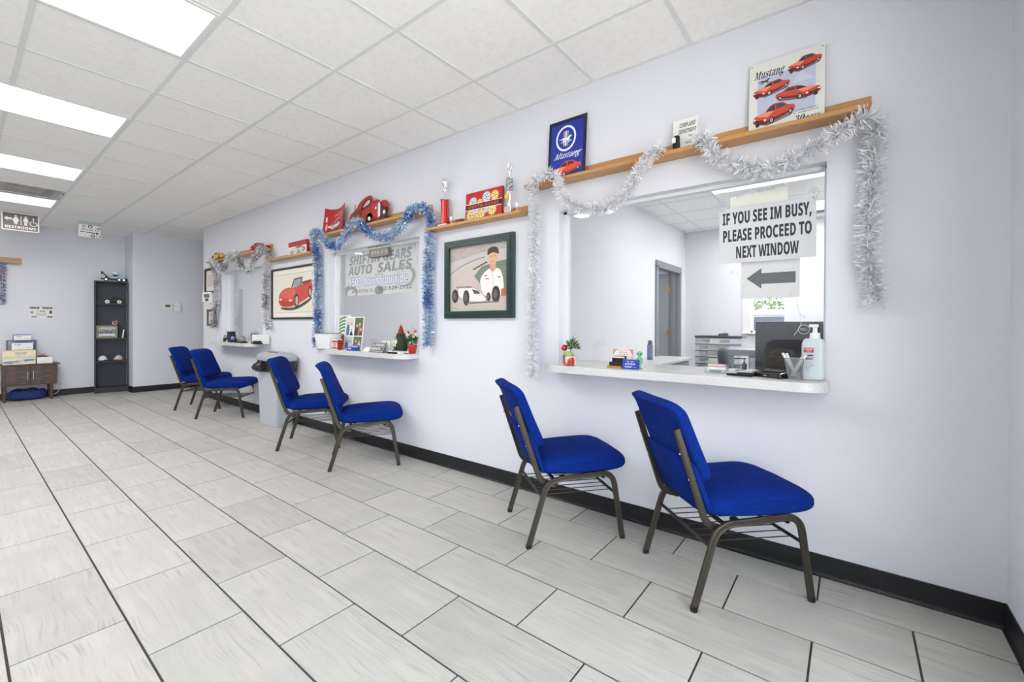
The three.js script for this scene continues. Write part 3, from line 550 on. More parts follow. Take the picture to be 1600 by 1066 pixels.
T.flyer = canvasTex(400, 290, (g, w, h) => {
  g.fillStyle = '#e9e9e8'; g.fillRect(0, 0, w, h); g.fillStyle = '#2c2d30'; g.fillRect(16, 14, 150, 46); g.fillRect(215, 14, 160, 46);
  scribble(g, 28, 24, 126, 26, 8, '#e9e9e8'); scribble(g, 228, 24, 134, 26, 8, '#e9e9e8'); scribble(g, 135, 98, 130, 38, 7, '#4a4b4e');
  ell(g, 48, 145, 26, 26, '#55565a'); ell(g, 48, 145, 12, 12, '#ddd'); g.fillStyle = '#33343a'; g.fillRect(330, 100, 36, 70); g.fillStyle = '#8b8c90'; for (let k = 0; k < 4; k++) g.fillRect(110, 165 + k * 16, 170, 5); g.fillStyle = '#444'; g.fillRect(40, 240, 80, 22); g.fillRect(290, 236, 90, 28);
});
T.collage = canvasTex(360, 520, (g, w, h) => {          // a sheet of family snapshots
  g.fillStyle = '#f2f1ee'; g.fillRect(0, 0, w, h);
  const scene1 = (x, y, ww, hh, bg, ps) => { g.fillStyle = bg; g.fillRect(x, y, ww, hh); g.save(); g.beginPath(); g.rect(x, y, ww, hh); g.clip(); for (const [px, py, c, sk] of ps) { ell(g, x + px * ww, y + (py + 0.42) * hh, ww * 0.2, hh * 0.36, c); ell(g, x + px * ww, y + py * hh, ww * 0.1, hh * 0.09, sk); } g.restore(); };
  scene1(12, 14, 160, 290, '#d9dad6', [[0.3, 0.3, '#4c6ea4', '#d8a98a'], [0.72, 0.34, '#e6e4e0', '#caa084'], [0.75, 0.7, '#2a3348', '#d2a283']]); scene1(190, 14, 158, 290, '#56683c', [[0.3, 0.45, '#2c2a2a', '#dbb096'], [0.62, 0.36, '#a47454', '#e2b79c'], [0.8, 0.66, '#6e3b34', '#e0b497']]);
  scene1(12, 318, 160, 190, '#c2cbd4', [[0.28, 0.4, '#4a79b4', '#d7a98e'], [0.7, 0.45, '#e8e8e4', '#cfa187']]); scene1(190, 318, 158, 190, '#5f7450', [[0.3, 0.4, '#b8504a', '#dcb194'], [0.7, 0.44, '#d9d4c6', '#d9ac90']]);
});
T.sketch = canvasTex(512, 256, (g, w, h) => {
  g.fillStyle = '#efece2'; g.fillRect(0, 0, w, h); g.fillStyle = '#a51f1c'; g.fillRect(0, 0, w, 92);
  g.strokeStyle = '#4b4642'; g.lineWidth = 5; curve(g, [[20, 200], [60, 140], [170, 120], [250, 96], [380, 88], [480, 130], [500, 190], [300, 230], [100, 240]], '#d9d4c8', '#4b4642', 5); curve(g, [[180, 130], [250, 100], [370, 96], [400, 130]], '#8f7d62', '#4b4642', 4);
  for (const [x, y] of [[110, 205], [290, 200], [430, 160]]) { ell(g, x, y, 34, 38, '#5a534c'); ell(g, x, y, 18, 20, '#d6d0c4'); }
  
});
T.redsign = canvasTex(420, 360, (g, w, h) => {
  g.fillStyle = '#b3171d'; g.fillRect(0, 0, w, h); g.strokeStyle = '#f0d9d4'; g.lineWidth = 9; g.lineCap = 'round';
  g.beginPath(); g.moveTo(190, 110); g.bezierCurveTo(230, 50, 250, 130, 280, 80); g.bezierCurveTo(310, 50, 300, 120, 345, 70); g.stroke(); g.beginPath(); g.moveTo(210, 160); g.bezierCurveTo(260, 130, 280, 180, 370, 120); g.stroke();
  coupe(g, 70, 180, 260, 150, '#d9d3cf', { dark: '#7a7476' }); curve(g, [[30, 250], [60, 190], [70, 300], [40, 330]], '#e6a9a2'); g.fillStyle = '#e8e0da'; g.fillRect(30, 120, 26, 70);
});
T.tin = canvasTex(160, 160, (g, w, h) => { g.fillStyle = '#efe6e2'; g.fillRect(0, 0, w, h); g.fillStyle = '#a8282c'; g.fillRect(8, 12, 144, 30); g.fillRect(8, 118, 144, 30); g.fillStyle = '#b8474a'; for (let k = 0; k < 4; k++) g.fillRect(24 + k * 6, 54 + k * 15, 110 - k * 9, 9); });
T.plaque = canvasTex(400, 200, (g, w, h) => { g.fillStyle = '#5c5d5e'; g.fillRect(0, 0, w, h); g.strokeStyle = '#d9d9d6'; g.lineWidth = 8; g.strokeRect(10, 10, w - 20, h - 20); scribble(g, 36, 40, 330, 48, 12, '#e6e6e2'); scribble(g, 36, 112, 330, 48, 11, '#e6e6e2'); });
T.open = canvasTex(400, 220, (g, w, h) => { g.fillStyle = '#8b8582'; g.fillRect(0, 0, w, h); g.strokeStyle = '#4b4644'; g.lineWidth = 10; g.strokeRect(5, 5, w - 10, h - 10); scribble(g, 44, 78, 320, 70, 8, '#c9c4be'); });
T.blueCards = canvasTex(320, 180, (g, w, h) => { g.fillStyle = '#1c3f9c'; g.fillRect(0, 0, w, h); for (let k = 0; k < 4; k++) { ell(g, 80 + k * 54, 78, 22, 18, '#c9d6f4'); ell(g, 80 + k * 54, 78, 10, 9, '#3a5cb8'); } scribble(g, 90, 18, 150, 24, 9, '#dfe7fa'); scribble(g, 60, 122, 160, 30, 8, '#f2f5fc'); g.fillStyle = '#8aa6e2'; g.fillRect(230, 138, 70, 8); });
T.cert = canvasTex(320, 260, (g, w, h) => { g.fillStyle = '#eee2de'; g.fillRect(0, 0, w, h); for (const [x, y] of [[0, 0], [w, 0], [0, h], [w, h]]) poly(g, [[x, y], [x + (x ? -70 : 70), y], [x, y + (y ? -90 : 90)]], '#b98a80'); g.strokeStyle = '#c79c92'; g.lineWidth = 10; g.strokeRect(14, 14, w - 28, h - 28); g.fillStyle = '#8d7c7a'; g.fillRect(90, 40, 140, 10); for (let k = 0; k < 3; k++) g.fillRect(80, 80 + k * 30, 160, 6); });
T.sanitizer = canvasTex(220, 400, (g, w, h) => {
  g.clearRect(0, 0, w, h);
  g.fillStyle = '#a8262c'; g.fillRect(24, 34, 120, 62); scribble(g, 34, 42, 100, 22, 9, '#fff'); scribble(g, 50, 72, 70, 16, 9, '#f6d8d8');
  g.fillStyle = '#2b2f74'; poly(g, [[40, 130], [140, 122], [140, 172], [40, 180]], '#2b2f74'); words(g, 'Purell', 90, 165, 36, { font: 'italic bold', fill: '#fff', maxw: 88 }); g.fillStyle = '#b0404a'; g.fillRect(44, 182, 92, 10);
  g.fillStyle = '#7f93a4'; for (let k = 0; k < 5; k++) g.fillRect(40, 214 + k * 26, 90 - k * 9, 6); ell(g, 130, 262, 7, 7, '#3a4656');
});
T.dell = canvasTex(256, 256, (g, w, h) => { g.fillStyle = '#3d3f45'; g.fillRect(0, 0, w, h); g.strokeStyle = '#d8dadc'; g.lineWidth = 18; g.beginPath(); g.arc(128, 128, 108, 0, 7); g.stroke(); words(g, 'DELL', 128, 152, 72, { fill: '#e6e8ea', maxw: 150 }); });
T.snack = canvasTex(400, 140, (g, w, h) => { g.fillStyle = '#e9dfba'; g.fillRect(0, 0, w, h); curve(g, [[150, 60], [260, 30], [390, 20], [400, 70], [330, 70], [230, 90], [110, 120], [0, 110], [10, 70]], '#5b8fc9'); curve(g, [[180, 40], [270, 36], [260, 80], [190, 84]], '#e9edf4'); curve(g, [[110, 84], [200, 78], [230, 116], [130, 126]], '#d9b0a0'); scribble(g, 180, 44, 130, 24, 8, '#3a66a8'); });
T.snack2 = canvasTex(400, 140, (g, w, h) => { g.fillStyle = '#eadfb8'; g.fillRect(0, 0, w, h); g.fillStyle = '#e3d6a4'; g.fillRect(0, 0, w, 24); scribble(g, 150, 36, 150, 26, 8, '#6f6b54'); curve(g, [[150, 80], [220, 66], [280, 82], [260, 112], [160, 112]], '#f0efe6', '#3d6aa5', 4); scribble(g, 172, 82, 86, 20, 8, '#3d6aa5'); g.fillStyle = '#c9d3cf'; g.fillRect(0, 112, 140, 18); g.fillRect(290, 108, 110, 20); });
T.tissue = canvasTex(300, 150, (g, w, h) => { g.fillStyle = '#eef0f3'; g.fillRect(0, 0, w, h); g.fillStyle = '#3a5f9c'; g.fillRect(0, 0, w, 16); scribble(g, 36, 34, 100, 26, 5, '#56719f'); g.strokeStyle = '#a9b3c2'; g.lineWidth = 4; g.beginPath(); g.ellipse(150, 90, 70, 34, 0, 0, 7); g.stroke(); g.fillStyle = '#b5bdc9'; g.fillRect(220, 104, 50, 10); });
T.photo = canvasTex(300, 200, (g, w, h) => { g.fillStyle = '#b9c1c9'; g.fillRect(0, 0, w, h); curve(g, [[0, 70], [80, 40], [180, 60], [300, 30], [300, 200], [0, 200]], '#7d8387'); for (const [x, y] of [[60, 90], [140, 70], [210, 80]]) { ell(g, x, y + 30, 30, 40, '#56606c'); ell(g, x, y - 10, 14, 14, '#c7a48e'); } g.fillStyle = '#d9dde2'; g.fillRect(20, 140, 260, 40); });
T.display = canvasTex(128, 64, (g, w, h) => { g.fillStyle = '#6f7874'; g.fillRect(0, 0, w, h); scribble(g, 34, 14, 60, 36, 2, '#22282a'); });
T.bark = canvasTex(256, 256, (g, w, h) => { g.fillStyle = '#8a7046'; g.fillRect(0, 0, w, h); const s0 = seed; seed = 9; for (let k = 0; k < 160; k++) { g.fillStyle = k % 3 ? '#3b2a18' : '#c9ad72'; g.beginPath(); g.ellipse(rnd() * w, rnd() * h, 6 + rnd() * 9, 4 + rnd() * 6, rnd() * 3, 0, 7); g.fill(); } seed = s0; });

// ------------------------------------------------------------ plate shelves
function plateShelf(z0, z1, y, label, tall = 0.087, deep = 0.11) {
  const t = onWall('plate_shelf', label, 'shelf', (z0 + z1) / 2, y, 0, undefined), w = z1 - z0;
  part(t, 'plank', [box(-w / 2, 0, 0.016, w / 2, 0.02, deep - 0.018, 0.002), box(-w / 2, 0, deep - 0.018, w / 2, 0.024, deep, 0.005)], M.oak);
  part(t, 'back_board', box(-w / 2, 0, 0.001, w / 2, tall, 0.016, 0.003), M.oak);
  return t;
}
plateShelf(-1.805, 0.068, 2.151, 'long oak plate shelf over the near window with the three tin signs');
plateShelf(-2.832, -1.848, 1.99, 'oak plate shelf over the green framed picture, holding two trophies', 0.07, 0.1);
plateShelf(-4.72, -2.862, 2.151, 'oak plate shelf over the middle window under the red truck cutout');
plateShelf(-5.86, -4.78, 1.996, 'short oak plate shelf over the red convertible picture', 0.06, 0.1);
plateShelf(-7.98, -5.92, 2.151, 'farthest oak plate shelf, with a yellow and a red model car');

// tin signs standing on the near shelf
{
  let t = onWall('tin_sign', 'square tin sign of four red sports cars with 30 years on it', 'sign', -0.262, 2.172, 0.045);
  slab(t, 0.318, 0.372, 0.002, T.thirty, M.white, 0.08, 0, 0, 0, 0.35);
  t = onWall('tin_sign', 'dark blue tin sign with a running horse emblem over a red coupe', 'sign', -1.508, 2.172, 0.045);
  slab(t, 0.29, 0.415, 0.002, T.pony, std('#0c1238', 0.4), 0.07, 0, 0, 0, 0.3);
  t = onWall('novelty_sign', 'small white complaint department sign with a black grenade on it', 'sign', -0.738, 2.172, 0.05);
  slab(t, 0.135, 0.19, 0.008, T.complaint, M.white, 0.1);
  const gs = (g) => g.scale(0.78, 0.78, 0.78).translate(-0.012, 0, 0);
  const gr = part(t, 'grenade', [lathe([[0, 0], [0.02, 0.004], [0.026, 0.03], [0.026, 0.06], [0.018, 0.084], [0.011, 0.09], [0.011, 0.104], [0, 0.106]], 14).scale(1, 1, 0.55).translate(-0.038, 0.006, 0.012), cbox(0.012, 0.03, 0.008, -0.02, 0.096, 0.012, 0.002), cbox(0.034, 0.008, 0.012, -0.036, 0.115, 0.012, 0.002)].map(gs), M.black);
  part(gr, 'tag', gs(cbox(0.026, 0.036, 0.002, -0.05, 0.082, 0.03)), M.paper);
}
// the red gear plaque and trophies
{
  let t = onWall('plaque', 'red square plaque painted with gold and silver gears round a black name band', 'plaque', -2.248, 2.012, 0.045);
  slab(t, 0.378, 0.232, 0.018, T.gears, M.red, 0.07, 0, 0, 0, 0.3);
  t = onWall('trophy', 'trophy with a tall red column and a silver figure on top', 'trophy', -2.655, 2.012, 0.055);
  part(t, 'base', [cbox(0.1, 0.012, 0.075, 0, 0.006, 0, 0.002)], M.white);
  part(t, 'column', [cyl(0.034, 0.034, 0.2, 0, 0.012, 0, 24)], phy('#c3261f', 0.22, { metalness: 0.45, clearcoat: 0.6 }));
  part(t, 'collar', lathe([[0, 0.212], [0.042, 0.212], [0.042, 0.222], [0.02, 0.232], [0.01, 0.25], [0.007, 0.275], [0, 0.275]]), M.silverFoil);
  part(t, 'figure', [lathe([[0, 0.275], [0.012, 0.278], [0.02, 0.3], [0.014, 0.315], [0.008, 0.322], [0.024, 0.345], [0.03, 0.368], [0.02, 0.388], [0, 0.394]], 18), tube([[-0.012, 0.31, 0], [-0.028, 0.33, 0.004], [-0.02, 0.352, 0]], 0.004, 10, 6), tube([[0.012, 0.31, 0], [0.028, 0.33, 0.004], [0.02, 0.352, 0]], 0.004, 10, 6)], M.silverFoil);
  t = onWall('trophy', 'tall silver trophy with a gold medallion, right of the red gear plaque', 'trophy', -1.975, 2.012, 0.055);
  part(t, 'base', [cbox(0.062, 0.05, 0.05, 0, 0.025, 0, 0.003)], M.chrome);
  part(t, 'stem', [lathe([[0.012, 0.05], [0.02, 0.06], [0.01, 0.085], [0.024, 0.1], [0.03, 0.13], [0.026, 0.16], [0.02, 0.17]], 18)], M.silverFoil);
  part(t, 'medallion', new THREE.CylinderGeometry(0.02, 0.02, 0.006, 24).rotateX(Math.PI / 2).translate(0, 0.12, 0.033), M.brass);
  const f = noise2(64, 128, 20, 40, 500), ft = dataTex(64, 128, (x, y, i) => { const s = f[i] > 0.5 ? 210 : 80; return [s, s, s + 6]; });
  part(t, 'column', cyl(0.026, 0.026, 0.085, 0, 0.17, 0, 18), new THREE.MeshStandardMaterial({ map: ft, roughness: 0.3, metalness: 0.6 }));
  part(t, 'figure', [lathe([[0.02, 0.255], [0.012, 0.262], [0.006, 0.275], [0.012, 0.29], [0.018, 0.31], [0.008, 0.325], [0, 0.33]], 14), tube([[0, 0.29, 0], [-0.018, 0.325, 0], [-0.012, 0.36, 0], [0.004, 0.375, 0]], 0.005, 14, 6), tube([[0, 0.31, 0], [0.018, 0.335, 0], [0.016, 0.365, 0]], 0.005, 12, 6), new THREE.SphereGeometry(0.009, 10, 8).translate(0, 0.342, 0)], M.silverFoil);
  for (const [z, lab] of [[-2.57, 'tiny white goblet ornament beside the red column trophy'], [-1.9, 'tiny white goblet ornament at the right end beside the silver trophy']]) {
    const c = onWall('ornament', lab, 'ornament', z, 2.012, 0.065);
    part(c, 'bowl', lathe([[0.003, 0.03], [0.013, 0.04], [0.015, 0.055], [0.011, 0.066], [0, 0.066]], 14), M.white); part(c, 'stem', lathe([[0.012, 0], [0.012, 0.003], [0.003, 0.006], [0.003, 0.032]], 12), M.white);
  }
  t = onWall('wood_block', 'small dark wooden block lying behind the white goblet', 'block', -2.49, 2.012, 0.05);
  part(t, 'block', box(-0.035, 0, -0.015, 0.035, 0.03, 0.015, 0.003), std('#7a3f1e', 0.5)); part(t, 'top_edge', box(-0.036, 0.03, -0.016, 0.036, 0.034, 0.016, 0.001), std('#8f5228', 0.5));
}
// framed pictures on the counter wall
function framed(z, y, w, h, fw, fd, mat, tex, label, bevel) {
  const t = onWall('framed_picture', label, 'picture', z, y, 0.001);
  const s = new THREE.Shape(); s.moveTo(-w / 2, 0); s.lineTo(w / 2, 0); s.lineTo(w / 2, h); s.lineTo(-w / 2, h); s.closePath();
  const hole = (f) => { const p = new THREE.Path(); p.moveTo(-w / 2 + f, f); p.lineTo(-w / 2 + f, h - f); p.lineTo(w / 2 - f, h - f); p.lineTo(w / 2 - f, f); p.closePath(); return p; };
  s.holes.push(hole(fw)); part(t, 'frame', extr(s, fd - 0.004, 0.003).translate(0, 0, 0.002), mat);
  if (bevel) { const b = new THREE.Shape(); b.moveTo(-w / 2 + fw * 0.55, fw * 0.55); b.lineTo(w / 2 - fw * 0.55, fw * 0.55); b.lineTo(w / 2 - fw * 0.55, h - fw * 0.55); b.lineTo(-w / 2 + fw * 0.55, h - fw * 0.55); b.closePath(); b.holes.push(hole(fw + 0.004)); part(t, 'inner_moulding', extr(b, 0.006, 0.003).translate(0, 0, fd), mat); }
  part(t, 'print', plane(w - fw * 2 + 0.004, h - fw * 2 + 0.004, 0, h / 2, fd * 0.35), printed(tex, 0.6));
  part(t, 'backing', box(-w / 2 + fw * 0.5, fw * 0.5, 0.001, w / 2 - fw * 0.5, h - fw * 0.5, fd * 0.3), M.paper);
  return t;
}
framed(-2.322, 1.253, 0.725, 0.63, 0.048, 0.03, phy('#10322d', 0.3, { clearcoat: 0.7 }), T.racer, 'green framed drawing of a racing driver above a white race car', true);
framed(-5.36, 1.262, 1.12, 0.635, 0.018, 0.022, M.black, T.convertible, 'thin black framed picture of a red convertible between two windows');
// the red truck cutout, the red tin sign, the sketch box
{
  const t = onWall('truck_cutout', 'red old-time pickup truck cutout standing over the middle window', 'cutout', -3.767, 2.172, 0.05);
  const sh = new THREE.Shape(); sh.moveTo(-0.36, 0.0); sh.bezierCurveTo(-0.35, 0.06, -0.3, 0.12, -0.26, 0.15); sh.lineTo(-0.16, 0.2); sh.bezierCurveTo(-0.12, 0.26, 0, 0.29, 0.06, 0.285); sh.bezierCurveTo(0.1, 0.28, 0.1, 0.23, 0.1, 0.215); sh.bezierCurveTo(0.14, 0.23, 0.19, 0.235, 0.215, 0.21); sh.lineTo(0.225, 0.19); sh.bezierCurveTo(0.27, 0.22, 0.345, 0.2, 0.35, 0.15); sh.bezierCurveTo(0.352, 0.1, 0.33, 0.05, 0.3, 0.02); sh.lineTo(0.2, 0.0); sh.closePath();
  const win = new THREE.Path(); win.moveTo(-0.08, 0.165); win.bezierCurveTo(-0.05, 0.215, 0, 0.245, 0.055, 0.25); win.bezierCurveTo(0.07, 0.24, 0.07, 0.22, 0.06, 0.205); win.closePath(); sh.holes.push(win);
  part(t, 'body', extr(sh, 0.004, 0.001), M.red);
  part(t, 'window', plane(0.17, 0.1, -0.005, 0.205, 0.001), std('#c8c9c9', 0.5));
  part(t, 'running_board', extr([[-0.2, 0.0], [0.2, 0.0], [0.22, 0.03], [0.02, 0.05], [-0.2, 0.03]], 0.004).translate(0, 0, 0.005), std('#7d1013', 0.4));
  const bed = new THREE.Shape(); bed.moveTo(-0.26, 0.02); bed.lineTo(-0.09, 0.02); bed.lineTo(-0.1, 0.14); bed.lineTo(-0.22, 0.15); bed.closePath(); part(t, 'open_bed', extr(bed, 0.004, 0.001).translate(0, 0, 0.005), std('#7a4a2c', 0.7));
  part(t, 'yellow_flash', extr([[-0.24, 0.0], [-0.12, 0.0], [-0.09, 0.05], [-0.13, 0.05], [-0.14, 0.09], [-0.18, 0.06], [-0.22, 0.05]], 0.003).translate(0, 0, 0.01), std('#c9c52c', 0.5));
  part(t, 'hood_line', extr([[0.09, 0.05], [0.2, 0.06], [0.21, 0.19], [0.1, 0.2]], 0.003, 0.001).translate(0, 0, 0.006), phy('#b51519', 0.45, { clearcoat: 0.2 }));
  part(t, 'grille', extr([[0.2, 0.05], [0.235, 0.06], [0.24, 0.17], [0.215, 0.2], [0.2, 0.17]], 0.004).translate(0, 0, 0.01), M.silverFoil);
  part(t, 'fender', extr([[-0.02, 0.04], [0.02, 0.1], [0.08, 0.11], [0.14, 0.05], [0.12, 0.04], [0.07, 0.085], [0.03, 0.08], [0.0, 0.035]], 0.005, 0.001).translate(0, 0, 0.01), M.red);
  for (const [x, y, r] of [[0.065, 0.045, 0.055], [0.302, 0.075, 0.052]]) { const w = part(t, 'wheel', new THREE.CylinderGeometry(r, r, 0.008, 24).rotateX(Math.PI / 2).scale(x > 0.2 ? 0.8 : 1, 1, 1).translate(x, y + 0.01, 0.012), M.black); part(w, 'hub', new THREE.CylinderGeometry(r * 0.36, r * 0.36, 0.01, 18).rotateX(Math.PI / 2).translate(x, y + 0.01, 0.013), M.silverFoil); }
  part(t, 'headlamp', new THREE.SphereGeometry(0.014, 12, 8).scale(1, 1.2, 0.5).translate(0.165, 0.145, 0.012), M.silverFoil);
  part(t, 'shadow_gap', extr([[0.225, 0.02], [0.262, 0.03], [0.268, 0.14], [0.25, 0.18], [0.24, 0.17], [0.238, 0.06]], 0.002).translate(0, 0, 0.006), M.black); part(t, 'window_surround', [tube([[-0.08, 0.165, 0.006], [-0.05, 0.215, 0.006], [0, 0.245, 0.006], [0.055, 0.25, 0.006], [0.062, 0.205, 0.006], [-0.08, 0.165, 0.006]], 0.006, 40, 6), tube([[0.1, 0.215, 0.006], [0.09, 0.12, 0.006], [0.0, 0.08, 0.006]], 0.004, 20, 6), tube([[-0.26, 0.15, 0.006], [-0.1, 0.15, 0.006], [-0.09, 0.06, 0.006]], 0.004, 20, 6)], std('#4a1012', 0.5)); part(t, 'mirror_post', rod([-0.2, 0.15, 0.006], [-0.19, 0.235, 0.006], 0.004), std('#6b6a5c', 0.6));
  let s = onWall('tin_sign', 'red tin sign with white script and curled corners, left of the truck cutout', 'sign', -4.347, 2.172, 0.06);
  const cur = (g) => warp(g, (x, y, z) => [x * 1, y + 0.03 * (x / 0.19) ** 2 * (y / 0.26), z + 0.028 * (x / 0.19) ** 2]).rotateX(-0.12);
  part(s, 'panel', cur(new THREE.BoxGeometry(0.385, 0.262, 0.003, 16, 4, 1).translate(0, 0.131, -0.002)), M.red); part(s, 'printed_face', cur(new THREE.PlaneGeometry(0.38, 0.258, 16, 4).translate(0, 0.131, 0.0004)), printed(T.redsign, 0.3));
  s = onWall('sketch_box', 'white box with a red top band and a car sketch on the short shelf', 'box', -5.172, 2.018, 0.05);
  part(s, 'carton', box(-0.22, 0, -0.035, 0.22, 0.165, 0, 0.002), M.red); part(s, 'printed_face', plane(0.438, 0.163, 0, 0.0825, 0.0008), printed(T.sketch, 0.5));
}
// model cars
function modelCar(name, label, len, paint, pos, turn, open = false) {
  const t = thing(name, label, 'model car', pos, turn), h = len * 0.22, w = Math.min(len * 0.42, 0.1), L = len / 2, u = (pts) => pts.map(([a, b]) => [a * L, b * h]);
  const mid = (g, ww) => g.translate(0, 0, -ww / 2);
  part(t, 'body', mid(extr(u([[-0.97, 0.25], [-1, 0.5], [-0.9, 0.68], [-0.45, 0.76], [0.25, 0.7], [0.8, 0.56], [0.98, 0.42], [1, 0.24], [0.9, 0.14], [-0.9, 0.14]]), w - 0.012, 0.006), w - 0.012), paint);
  part(t, 'cabin', mid(extr(u([[-0.72, 0.72], [-0.42, 1.02], [0.02, 1.06], [0.34, 0.72]]), w * 0.72, 0.006), w * 0.72), paint);
  part(t, 'windows', mid(extr(u([[-0.6, 0.76], [-0.39, 0.96], [0.0, 1.0], [0.26, 0.76]]), w * 0.72 + 0.016, 0), w * 0.72 + 0.016), M.black);
  for (const x of [-0.62, 0.62]) for (const s of [-1, 1]) { const q = part(t, 'wheel', new THREE.CylinderGeometry(h * 0.3, h * 0.3, 0.02, 20).rotateX(Math.PI / 2).translate(x * L, h * 0.3, s * (w / 2 - 0.004)), M.black); part(q, 'hub', new THREE.CylinderGeometry(h * 0.16, h * 0.16, 0.023, 14).rotateX(Math.PI / 2).translate(x * L, h * 0.3, s * (w / 2 - 0.004)), M.chrome); }
  part(t, 'bumper', [cbox(0.01, h * 0.14, w * 0.9, L * 0.98, h * 0.27, 0, 0.002), cbox(0.01, h * 0.14, w * 0.9, -L * 0.97, h * 0.27, 0, 0.002)], M.chrome);
  return t;
}
modelCar('model_car', 'red model car at the right end of the farthest shelf', 0.34, M.red, [2.482, 2.1755, -6.12], R90);
modelCar('model_car', 'yellow model car at the left end of the farthest shelf', 0.4, phy('#d9b52a', 0.3, { clearcoat: 0.6 }), [2.482, 2.1755, -7.52], R90);

// ------------------------------------------------------------ tinsel garlands
function garland(name, label, path, radius, per, cols, mat, hue) {
  const t = thing(name, label, 'garland');
  const c = new THREE.CatmullRomCurve3(path.map((p) => V(...p)), false, 'centripetal'), len = c.getLength(), n = Math.round(len * per * (hue ? 2.1 : 1.7));
  part(t, 'cord', new THREE.TubeGeometry(c, Math.round(len * 40), 0.004, 6), mat[1] ?? mat[0]);
  const shape = (bend) => { const L = radius, p = [], w = 0.0026, k = 3; for (let i = 0; i < k; i++) { const a = i / k, b = (i + 1) / k, q = (s) => [s * L, bend * L * s * s, 0], A = q(a), B = q(b); p.push(A[0], A[1], -w, B[0], B[1], -w, B[0], B[1], w, A[0], A[1], -w, B[0], B[1], w, A[0], A[1], w); } const g = new THREE.BufferGeometry(); g.setAttribute('position', new THREE.Float32BufferAttribute(p, 3)); g.computeVertexNormals(); return g; };
  const pos = new THREE.Vector3(), tan = new THREE.Vector3(), m4 = new THREE.Matrix4(), dir = new THREE.Vector3(), up = new THREE.Vector3(), sd = new THREE.Vector3(), col = new THREE.Color();
  mat.forEach((mm, gi) => {
    const k = Math.floor(n / mat.length), im = new THREE.InstancedMesh(shape(gi ? 0.35 : 0.2), mm, k);
    im.name = 'tinsel'; im.userData.kind = 'stuff'; im.castShadow = im.receiveShadow = true;
    for (let i = 0; i < k; i++) {
      const u = (i + rnd()) / k; c.getPointAt(Math.min(u, 1), pos); c.getTangentAt(Math.min(u, 1), tan);
      dir.set(rr(-1, 1), rr(-1, 1), rr(-1, 1)); dir.addScaledVector(tan, -dir.dot(tan)).normalize().addScaledVector(tan, rr(-0.75, 0.75)).normalize();
      if (pos.x + dir.x * radius > XW - 0.004) dir.x *= -0.4, dir.normalize();
      up.set(rr(-1, 1), rr(-1, 1), rr(-1, 1)); sd.crossVectors(dir, up).normalize(); up.crossVectors(sd, dir);
      const s = rr(0.55, 1.12);
      m4.makeBasis(dir.clone().multiplyScalar(s), up.clone().multiplyScalar(s), sd).setPosition(pos);
      im.setMatrixAt(i, m4); const band = hue && Math.sin(u * 37) + Math.sin(u * 83 + 1) + rr(-1.2, 1.2) > 0.5;
      im.setColorAt(i, col.set((band ? hue : cols)[Math.floor(rnd() * (band ? hue : cols).length)]));
    }
    t.add(im);
  });
  return t;
}
const tinselWhite = phy('#ffffff', 0.45, { side: THREE.DoubleSide, transmission: 0.35, thickness: 0 }), tinselMetal = new THREE.MeshStandardMaterial({ color: 0xffffff, metalness: 0.7, roughness: 0.3, side: THREE.DoubleSide }), tinselSoft = phy('#ffffff', 0.4, { side: THREE.DoubleSide, transmission: 0.2, thickness: 0 });
const white = ['#f4f4f6', '#e8e9ee', '#ffffff', '#dcdde4'], silver = ['#d6d6da', '#a9aab2', '#f4f4f6', '#8a8b92'], blues = ['#a9c6e8', '#c9d9ea', '#7aa5da', '#3f6fb4', '#e4ecf4', '#5f93d0'];
garland('tinsel_garland', 'white tinsel garland swag hanging down the left side of the near window', [[2.5,0.84,-1.761],[2.5,1.235,-1.757],[2.5,1.682,-1.753],[2.49,2.08,-1.74],[2.45,2.155,-1.73],[2.425,2.19,-1.66],[2.42,2.197,-1.576],[2.42,2.163,-1.521],[2.42,2.083,-1.497],[2.45,2.004,-1.452],[2.47,1.954,-1.374],[2.48,1.925,-1.279],[2.47,1.936,-1.17],[2.45,1.967,-1.063],[2.43,2.019,-1.007],[2.42,2.091,-0.957],[2.42,2.163,-0.891],[2.44,2.195,-0.84]], 0.047, 1250, white, [tinselWhite, tinselSoft]);
garland('tinsel_garland', 'white tinsel garland swag hanging down the right side of the near window', [[2.45,2.195,-0.655],[2.42,2.19,-0.62],[2.42,2.121,-0.587],[2.44,2.066,-0.539],[2.46,2.026,-0.467],[2.47,1.993,-0.393],[2.47,1.975,-0.326],[2.46,1.979,-0.258],[2.45,2.001,-0.206],[2.44,2.021,-0.131],[2.43,2.046,-0.071],[2.42,2.078,-0.003],[2.43,2.103,0.04],[2.46,2.1,0.071],[2.49,2.055,0.081],[2.5,1.962,0.073],[2.5,1.822,0.067],[2.5,1.681,0.062],[2.5,1.525,0.058],[2.5,1.425,0.072],[2.5,1.297,0.088]], 0.053, 1350, white, [tinselWhite, tinselSoft]);
